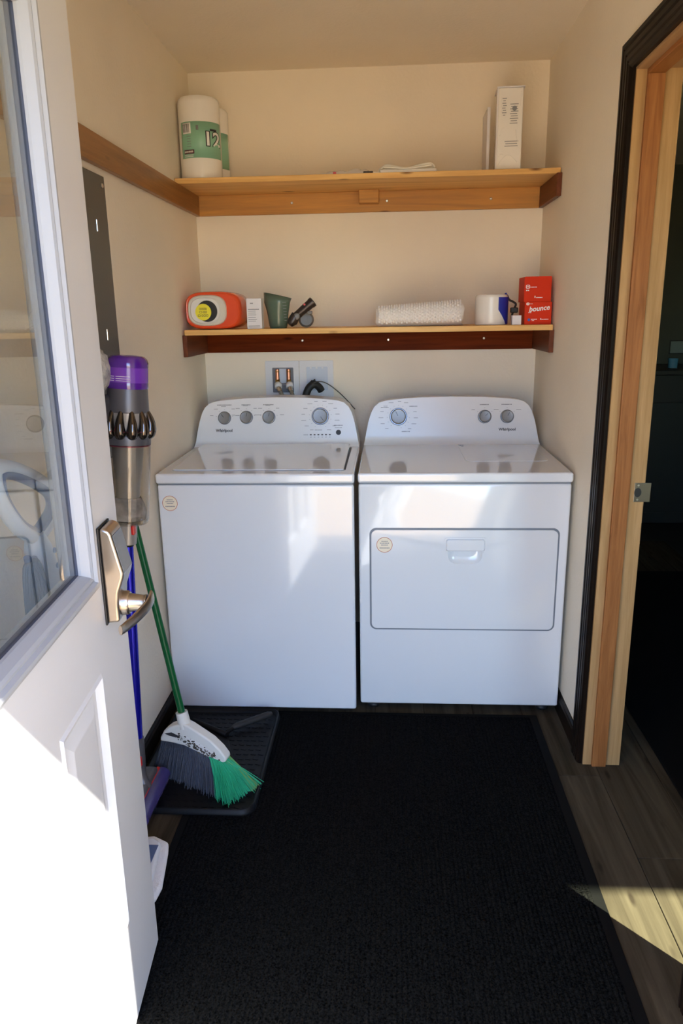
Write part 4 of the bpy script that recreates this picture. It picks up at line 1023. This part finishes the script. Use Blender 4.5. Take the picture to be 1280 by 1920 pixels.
for i in range(130):
    t = rd.random(); u = 0.055 + 0.125*t + rd.gauss(0, 0.008); z = 0.163 - 0.052*t + rd.gauss(0, 0.009); r = rd.uniform(0.0007, 0.0036)
    pts = [bp(u + r*rd.uniform(.5, 1.3)*math.cos(q*math.pi/3)*1.5, z + r*rd.uniform(.5, 1.2)*math.sin(q*math.pi/3), facing*0.0187) for q in range(6)]
    prism(bm, pts, tn*facing*0.0003)
obj('dirt_specks', bm, 'dirt', blk, kind='stuff')
def bottom_z(u):
    for (a, za_), (b, zb2) in zip([(-0.0125, .137), (0.02, .138), (0.073, .134), (0.12, .118), (0.179, .097), (0.206, .095)], [(0.02, .138), (0.073, .134), (0.12, .118), (0.179, .097), (0.206, .095), (0.3, .095)]):
        if a <= u <= b: return za_ + (zb2-za_)*(u-a)/(b-a)
    return .137
def bristles(name, u0, u1, m, n, foot, rad):
    bm = bmesh.new()
    for i in range(n):
        t = (i + rd.random())/n; o = rd.uniform(-0.013, 0.013); u = u0 + (u1-u0)*t
        a = bp(u, bottom_z(u)+0.012, o); e = foot(t, o) + Vector((rd.gauss(0, .006), rd.gauss(0, .006), 0)); e.z = max(0.0145, e.z + rd.uniform(0, 0.016))
        mid = (a+e)/2 + Vector((rd.uniform(-.003, .003), rd.uniform(-.003, .003), 0.006))
        tube(bm, [a, mid, e], [rad, rad, rad*0.8], 4, cap=False)
    return obj(name, bm, m, bo, kind='stuff')
def foot_grey(t, o):
    p0 = Vector((0.058, -0.408, 0.022)); p1 = Vector((0.285, -0.512, 0.012)); p = p0.lerp(p1, t); return p + tn*o*1.5*facing*-1
def foot_green(t, o):
    p0 = Vector((0.285, -0.515, 0.012)); p1 = Vector((0.330, -0.545, 0.013)); p2 = Vector((0.405, -0.470, 0.016))
    q = p0.lerp(p1, t*2.2) if t < 0.45 else p1.lerp(p2, (t-0.45)/0.55)
    return q + tn*o*1.2*facing*-1
bristles('grey_bristles', -0.010, 0.155, 'bristle_grey', 620, foot_grey, 0.0010)
bristles('green_bristles', 0.150, 0.208, 'bristle_green', 380, foot_green, 0.0012)
bristles('tip_bristles', 0.196, 0.209, 'bristle_tip', 40, lambda t, o: foot_green(0.86+0.14*t, o), 0.0011)
bristles('stray_bristles', 0.158, 0.166, 'bristle_green', 5, lambda t, o: Vector((0.322+0.012*t, -0.555, 0.0145)), 0.0011)

# ================================================================== BOOT TRAY, DUSTPAN, RUG
tr_ = thing('boot_tray', 'black plastic boot tray on the floor under the broom', 'boot tray', (0.2, -0.29, 0))
TX0, TX1, TY0, TY1 = 0.02, 0.412, -0.60, -0.005
bm = bmesh.new(); prism(bm, [(x, y, 0.0085) for x, y in rrect(TX0, TX1, TY0, TY1, 0.045)], (0, 0, 0.003)); obj('tray_base', bm, 'tray', tr_)
bm = bmesh.new(); o_ = rrect(TX0, TX1, TY0, TY1, 0.045); m1 = rrect(TX0+0.003, TX1-0.003, TY0+0.003, TY1-0.003, 0.043); i_ = rrect(TX0+0.016, TX1-0.016, TY0+0.016, TY1-0.016, 0.032)
secs = [(o_, 0.0085), (m1, 0.026), (rrect(TX0+0.008, TX1-0.008, TY0+0.008, TY1-0.008, 0.038), 0.028), (i_, 0.0115)]
rows = [[bm.verts.new((x, y, z)) for x, y in s_] for s_, z in secs]
for p_, q in zip(rows, rows[1:]):
    n = len(p_)
    for k in range(n): f = bm.faces.new((p_[k], p_[(k+1) % n], q[(k+1) % n], q[k])); f.smooth = True
obj('tray_rim', bm, 'tray', tr_)
bm = bmesh.new()
for i in range(14):
    for j in range(20):
        x = 0.05 + 0.33*i/13 + (0.012 if j % 2 else 0); y = -0.565 + 0.53*j/19
        if x > 0.385: continue
        prism(bm, [(x-0.009, y-0.002, 0.0114), (x+0.007, y-0.006, 0.0114), (x+0.009, y-0.002, 0.0114), (x-0.007, y+0.002, 0.0114)], (0, 0, 0.0018))
obj('tread_pattern', bm, 'tray', tr_, kind='stuff')
dp = thing('dustpan', 'black plastic dustpan lying in the boot tray behind the broom head', 'dustpan', (0.24, -0.17, 0.012))
bm = bmesh.new(); prism(bm, [(0.10, -0.10, 0.0145), (0.245, -0.19, 0.0145), (0.31, -0.36, 0.0145), (0.14, -0.36, 0.0145), (0.06, -0.24, 0.0145)], (0, 0, 0.004)); obj('pan', bm, 'tray', dp, bevel=0.001)
obj('pan_back', T([(0.10, -0.10, 0.024), (0.245, -0.19, 0.024)], 0.010, 10), 'tray', dp)
obj('handle', T([(0.256, -0.158, 0.030), (0.275, -0.145, 0.034), (0.375, -0.073, 0.038), (0.385, -0.066, 0.038)], [0.008, 0.0125, 0.012, 0.007], 14), 'black_rubber', dp, smooth=True)
obj('handle_neck', T([(0.235, -0.182, 0.024), (0.262, -0.155, 0.031)], 0.008, 10), 'tray', dp)

rg = thing('floor_runner', 'black ribbed floor runner covering the laundry floor', 'rug', (0.77, -0.95, 0))
RX0, RX1, RY0, RY1 = 0.195, 1.356, YE+0.03, 0.012
NR = 92; bm = bmesh.new(); xa, xb = RX0+0.022, RX1-0.028; pitch = (xb-xa)/NR; lo = []; hi = []
for i in range(NR):
    for f_, z in ((0.0, 0.0056), (0.25, 0.0068), (0.55, 0.0070), (0.82, 0.0056)):
        lo.append(bm.verts.new((xa + pitch*(i+f_), RY0, z))); hi.append(bm.verts.new((xa + pitch*(i+f_), RY1-0.02, z)))
lo.append(bm.verts.new((xb, RY0, 0.0056))); hi.append(bm.verts.new((xb, RY1-0.02, 0.0056)))
for i in range(len(lo)-1): bm.faces.new((lo[i], lo[i+1], hi[i+1], hi[i]))
obj('rib_field', bm, 'rug', rg)
bm = bmesh.new(); box(bm, RX0, xa+0.002, RY0, RY1, 0.0003, 0.005, bev=0.0012); box(bm, xb-0.002, RX1, RY0, RY1, 0.0003, 0.005, bev=0.0012); box(bm, xa, xb, RY1-0.024, RY1, 0.0003, 0.005, bev=0.0012); box(bm, xa, xb, RY0, RY1-0.02, 0.0003, 0.004)
obj('edge_binding', bm, 'rug_edge', rg)

# ================================================================== STEAM MOP BEHIND THE DOOR
sm = thing('steam_mop', 'white and blue steam mop behind the open door with white floor pad', 'mop', (0.15, -0.86, 0))
bm = bmesh.new(); pad = [(0.040, -0.735), (0.150, -0.716), (0.196, -0.740), (0.205, -0.775), (0.226, -0.90), (0.222, -0.945), (0.16, -0.99), (0.06, -0.97), (0.030, -0.90)]
def orient(p): return p
prism(bm, [(x, y, 0.0085) for x, y in pad], (0, 0, 0.020)); obj('cleaning_pad', bm, 'pad', sm, smooth=True, bevel=0.008)
bm = bmesh.new(); ring = [(0.065, -0.775), (0.160, -0.745), (0.184, -0.765), (0.203, -0.90), (0.16, -0.955), (0.075, -0.940)]
prism(bm, [(x, y, 0.029) for x, y in ring], (0, 0, 0.018)); obj('mop_head', bm, 'mop_white', sm, smooth=True, bevel=0.008)
obj('head_vent', B(0.155, 0.182, -0.850, -0.780, 0.0468, 0.049, bev=0.001), 'mop_blue', sm)
obj('pole', T([(0.125, -0.85, 0.05), (0.105, -1.02, 0.62)], [0.014, 0.013], 16), 'mop_white', sm, smooth=True)
obj('body', T([(0.107, -0.995, 0.55), (0.104, -1.03, 0.70), (0.101, -1.055, 0.90), (0.100, -1.075, 1.00), (0.100, -1.082, 1.03)], [0.020, 0.034, 0.034, 0.027, 0.018], 20), 'mop_white', sm, smooth=True)
for z, y in ((0.992, -1.070), (0.958, -1.064), (0.908, -1.054)): obj('button', L([(0.006, 0), (0.0055, 0.003)], (0.131, y, z), (1, 0, 0), 14), 'mop_blue', sm)
loop = smooth_path([(0.10, -1.075, 1.018), (0.10, -1.02, 1.035), (0.10, -0.978, 1.060), (0.10, -0.985, 1.095), (0.10, -1.06, 1.142), (0.10, -1.15, 1.180), (0.10, -1.20, 1.182), (0.10, -1.195, 1.13), (0.10, -1.14, 1.06), (0.10, -1.075, 1.018)], 6)
obj('handle_loop', T(loop, 0.015, 12), 'mop_white', sm, smooth='all')
ctr = Vector((0.10, -1.09, 1.09))
obj('handle_grip', T([ctr + (Vector(p)-ctr)*0.86 for p in loop], 0.0125, 12), 'mop_blue', sm, smooth='all')
obj('cord_hook', T([(0.105, -1.105, 0.985), (0.115, -1.150, 0.990), (0.117, -1.155, 1.005)], 0.007, 10), 'mop_blue', sm, smooth=True)
bm = bmesh.new(); rd = random.Random(5)
for k in range(7):
    w_ = 0.018 + 0.004*k; y0 = -1.148 + 0.006*k - 0.02; zt_, zb3 = 0.993, 0.70 + 0.012*((k*3) % 5)
    pts = [(0.118 + 0.003*(k % 3), y0 + w_*math.sin(a), (zt_+zb3)/2 + (zt_-zb3)/2*math.cos(a)) for a in [2*math.pi*q/24 for q in range(25)]]
    tube(bm, pts, 0.0035, 8)
obj('cord', bm, 'mop_cord', sm, smooth='all')

# ================================================================== ENTRY DOOR (open, hinged at the left)
PSI = math.radians(5)
dn = thing('entry_door', 'white half-glass entry door standing open on the left with keypad lever lock', 'door', (0.2625, -1.0566, 0.012))
dn.rotation_euler = (0, 0, -math.pi/2 + PSI)       # local x runs from the latch edge to the hinges, local y out of the outer face
DW, DH, DT = 0.914, 2.03, 0.044
GX0, GX1, GZ0, GZ1 = 0.190, 0.724, 0.985, 1.905      # lite hole
def zl(z): return z - 0.012
GZ0, GZ1 = zl(0.988), zl(1.915)
PZ0, PZ1 = zl(0.255), zl(0.812)
PX = ((0.195, 0.420), (0.494, 0.719))
bm = bmesh.new()
xs = [0, PX[0][0], PX[0][1], PX[1][0], PX[1][1], DW]; xs = sorted(set([0, GX0, PX[0][0], PX[0][1], PX[1][0], PX[1][1], GX1, DW])); zs = [0, PZ0, PZ1, GZ0, GZ1, DH]
vc_ = {}
def gv(x, y, z):
    k = (round(x, 5), round(y, 5), round(z, 5))
    if k not in vc_: vc_[k] = bm.verts.new(k)
    return vc_[k]
for yy in (0.0, -DT):
    for xa, xb in zip(xs, xs[1:]):
        for z0, z1 in zip(zs, zs[1:]):
            hole = (xa >= GX0-1e-6 and xb <= GX1+1e-6 and abs(z0-GZ0) < 1e-6)
            pan = abs(z0-PZ0) < 1e-6 and any(xa >= a-1e-6 and xb <= b+1e-6 for a, b in PX)
            if hole or pan: continue
            bm.faces.new((gv(xa, yy, z0), gv(xb, yy, z0), gv(xb, yy, z1), gv(xa, yy, z1)))
    sg = 1 if yy == 0 else -1
    for a, b in PX:       # pressed panel: bead, groove, raised field
        prevr = None
        for ins, dep in ((0, 0.0), (0.006, 0.004), (0.012, -0.002), (0.018, -0.008), (0.030, -0.009), (0.055, -0.002), (0.058, -0.0015)):
            r = [gv(a+ins, yy+sg*dep, PZ0+ins), gv(b-ins, yy+sg*dep, PZ0+ins), gv(b-ins, yy+sg*dep, PZ1-ins), gv(a+ins, yy+sg*dep, PZ1-ins)]
            if prevr:
                for k in range(4): bm.faces.new((prevr[k], prevr[(k+1) % 4], r[(k+1) % 4], r[k]))
            prevr = r
        bm.faces.new(prevr)
for (x0, z0, x1, z1) in ((0, 0, DW, 0), (0, DH, DW, DH)):
    pts = [x for x in xs]
    for xa, xb in zip(pts, pts[1:]): bm.faces.new((gv(xa, 0, z0), gv(xb, 0, z0), gv(xb, -DT, z0), gv(xa, -DT, z0)))
for x in (0, DW):
    for z0, z1 in zip(zs, zs[1:]): bm.faces.new((gv(x, 0, z0), gv(x, 0, z1), gv(x, -DT, z1), gv(x, -DT, z0)))
gx = [x for x in xs if GX0-1e-6 <= x <= GX1+1e-6]
for z in (GZ0, GZ1):
    for xa, xb in zip(gx, gx[1:]): bm.faces.new((gv(xa, 0, z), gv(xb, 0, z), gv(xb, -DT, z), gv(xa, -DT, z)))
for x in (GX0, GX1): bm.faces.new((gv(x, 0, GZ0), gv(x, 0, GZ1), gv(x, -DT, GZ1), gv(x, -DT, GZ0)))
slab = obj('door_slab', bm, 'door_paint', dn, local=True)
def lite_frame(yf_, sg):
    bm = bmesh.new(); prevr = None
    for ins, dep in ((-0.016, 0.0), (-0.014, 0.008), (-0.006, 0.012), (0.000, 0.012), (0.004, 0.006), (0.009, 0.007), (0.014, 0.004), (0.021, -0.010), (0.022, -0.0175)):
        r = [bm.verts.new((x, yf_+sg*dep, z)) for x, z in ((GX0+ins, GZ0+ins), (GX1-ins, GZ0+ins), (GX1-ins, GZ1-ins), (GX0+ins, GZ1-ins))]
        if prevr:
            for k in range(4): bm.faces.new((prevr[k], prevr[(k+1) % 4], r[(k+1) % 4], r[k]))
        prevr = r
    return bm
obj('lite_frame', lite_frame(0.0, 1), 'lite_trim', dn, local=True); obj('lite_frame', lite_frame(-DT, -1), 'lite_trim', dn, local=True)
bm = bmesh.new(); outer = [(GX0+0.019, GZ0+0.019), (GX1-0.019, GZ0+0.019), (GX1-0.019, GZ1-0.019), (GX0+0.019, GZ1-0.019)]; inner = [(GX0+0.0225, GZ0+0.0225), (GX1-0.0225, GZ0+0.0225), (GX1-0.0225, GZ1-0.0225), (GX0+0.0225, GZ1-0.0225)]
ring_prism(bm, outer, inner, -0.0150, -0.0290); obj('gasket', bm, 'gasket', dn, local=True)
obj('glass_pane', B(GX0+0.02, GX1-0.02, -0.0185, -0.0182, GZ0+0.02, GZ1-0.02), 'door_glass', dn, local=True)
for z in (0.25, 1.0, 1.78): obj('hinge', T([(DW+0.004, -DT-0.004, z-0.05), (DW+0.004, -DT-0.004, z+0.05)], 0.006, 12), 'nickel', dn, local=True)
obj('door_sweep', B(0.004, DW-0.004, -DT+0.004, -0.004, -0.0105, 0.004), 'black_rubber', dn, local=True)
# keypad lock with lever
lk = obj('lock_backplate', B(0.064, 0.139, 0.0, 0.004, zl(0.882), zl(1.074), bev=0.0018), 'black', dn, local=True)
prof = [(0.003, 1.071), (0.012, 1.0725), (0.022, 1.068), (0.026, 1.060), (0.0415, 0.985), (0.0405, 0.976), (0.029, 0.945), (0.027, 0.925), (0.026, 0.887), (0.003, 0.885)]
bm = bmesh.new(); prism(bm, [(0.067, o, zl(z)) for o, z in prof], (0.069, 0, 0)); obj('lock_body', bm, 'nickel', lk, local=True, smooth=True, bevel=0.005)
p0 = Vector((0, 0.0262, zl(1.058))); p1 = Vector((0, 0.0413, zl(0.984))); nk_ = Vector((0, p0.z-p1.z, p1.y-p0.y)).normalized()
kp = obj('touch_pad', P([(0.072, p0.y, p0.z), (0.131, p0.y, p0.z), (0.131, p1.y, p1.z), (0.072, p1.y, p1.z)], nk_*0.0012), 'keypad', lk, local=True, bevel=0.0005)
LZ = zl(0.913)
obj('lever_rose', L([(0.024, 0), (0.0235, 0.012), (0.021, 0.016), (0.0, 0.016)], (0.100, 0.024, LZ), (0, 1, 0), 32), 'nickel', lk, local=True, smooth=True)
lv = obj('lever', T(smooth_path([(0.100, 0.036, LZ), (0.100, 0.052, LZ), (0.100, 0.066, LZ-0.001), (0.100, 0.072, LZ-0.001)], 4), [0.0195, 0.0185, 0.0178, 0.0170, 0.0164, 0.016, 0.0156, 0.0152, 0.0152, 0.0155, 0.016, 0.016, 0.0155], 24), 'nickel', lk, local=True, smooth=True)
bm = bmesh.new(); path = smooth_path([(0.086, 0.078, LZ+0.004), (0.100, 0.077, LZ), (0.118, 0.072, LZ-0.006), (0.150, 0.061, LZ-0.012), (0.185, 0.051, LZ-0.014), (0.206, 0.047, LZ-0.012)], 5); rows = []
for i, q in enumerate(path):
    t = i/(len(path)-1); hh = 0.0155 - 0.0065*t; th = 0.0055 - 0.002*t
    d = (path[min(i+1, len(path)-1)] - path[max(i-1, 0)]).normalized(); nn_ = Vector((0, 0, 1)).cross(d).normalized(); up = d.cross(nn_)
    rows.append([bm.verts.new(q + nn_*th*math.cos(2*math.pi*k/16) + Vector((0, 0, 1))*hh*math.sin(2*math.pi*k/16)) for k in range(16)])
for p_, q in zip(rows, rows[1:]):
    for k in range(16): f = bm.faces.new((p_[k], p_[(k+1) % 16], q[(k+1) % 16], q[k])); f.smooth = True
bm.faces.new(rows[0]); bm.faces.new(rows[-1]); obj('lever_paddle', bm, 'nickel', lk, local=True)

# ================================================================== THE DARK ROOM BEYOND THE DOORWAY
mt = thing('dark_mat', 'black mat on the floor of the dark room beyond the doorway', 'mat', (2.1, 0.2, 0))
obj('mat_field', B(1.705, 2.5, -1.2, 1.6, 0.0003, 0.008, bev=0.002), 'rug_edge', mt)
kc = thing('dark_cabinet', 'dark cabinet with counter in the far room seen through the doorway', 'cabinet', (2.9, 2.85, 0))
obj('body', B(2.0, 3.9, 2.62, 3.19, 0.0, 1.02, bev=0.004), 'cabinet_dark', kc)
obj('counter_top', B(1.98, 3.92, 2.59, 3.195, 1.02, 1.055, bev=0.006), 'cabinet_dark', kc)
for k in range(4):
    d = obj('door', B(2.02+0.47*k, 2.47+0.47*k, 2.602, 2.621, 0.08, 0.84, bev=0.004), 'cabinet_dark', kc)
    obj('handle', T([(2.44+0.47*k, 2.595, 0.60), (2.44+0.47*k, 2.595, 0.74)], 0.006, 8), 'screw_steel', d)

cpb = thing('blue_tumbler', 'small blue tumbler on the dark cabinet in the far room', 'tumbler', (2.712, 2.7, 1.055))
obj('tumbler_wall', L([(0.030, 0.0005), (0.030, 0.04), (0.033, 0.068), (0.030, 0.068), (0.028, 0.004), (0.0, 0.004)], (2.712, 2.70, 1.055), (0, 0, 1), 24), 'blue_glass', cpb, smooth=True)
obj('tumbler_base', L([(0.031, 0.0), (0.031, 0.006)], (2.712, 2.70, 1.0552), (0, 0, 1), 24), 'cabinet_dark', cpb)
wc = thing('wall_card', 'pale teal card fixed to the far dark wall above the cabinet', 'card', (2.8, 3.19, 1.1))
obj('card_sheet', B(2.865, 2.985, 3.190, 3.198, 1.13, 1.215, bev=0.002), 'teal_card', wc)
obj('card_frame', B(2.857, 2.993, 3.1935, 3.1995, 1.122, 1.223, bev=0.002), 'cabinet_dark', wc)
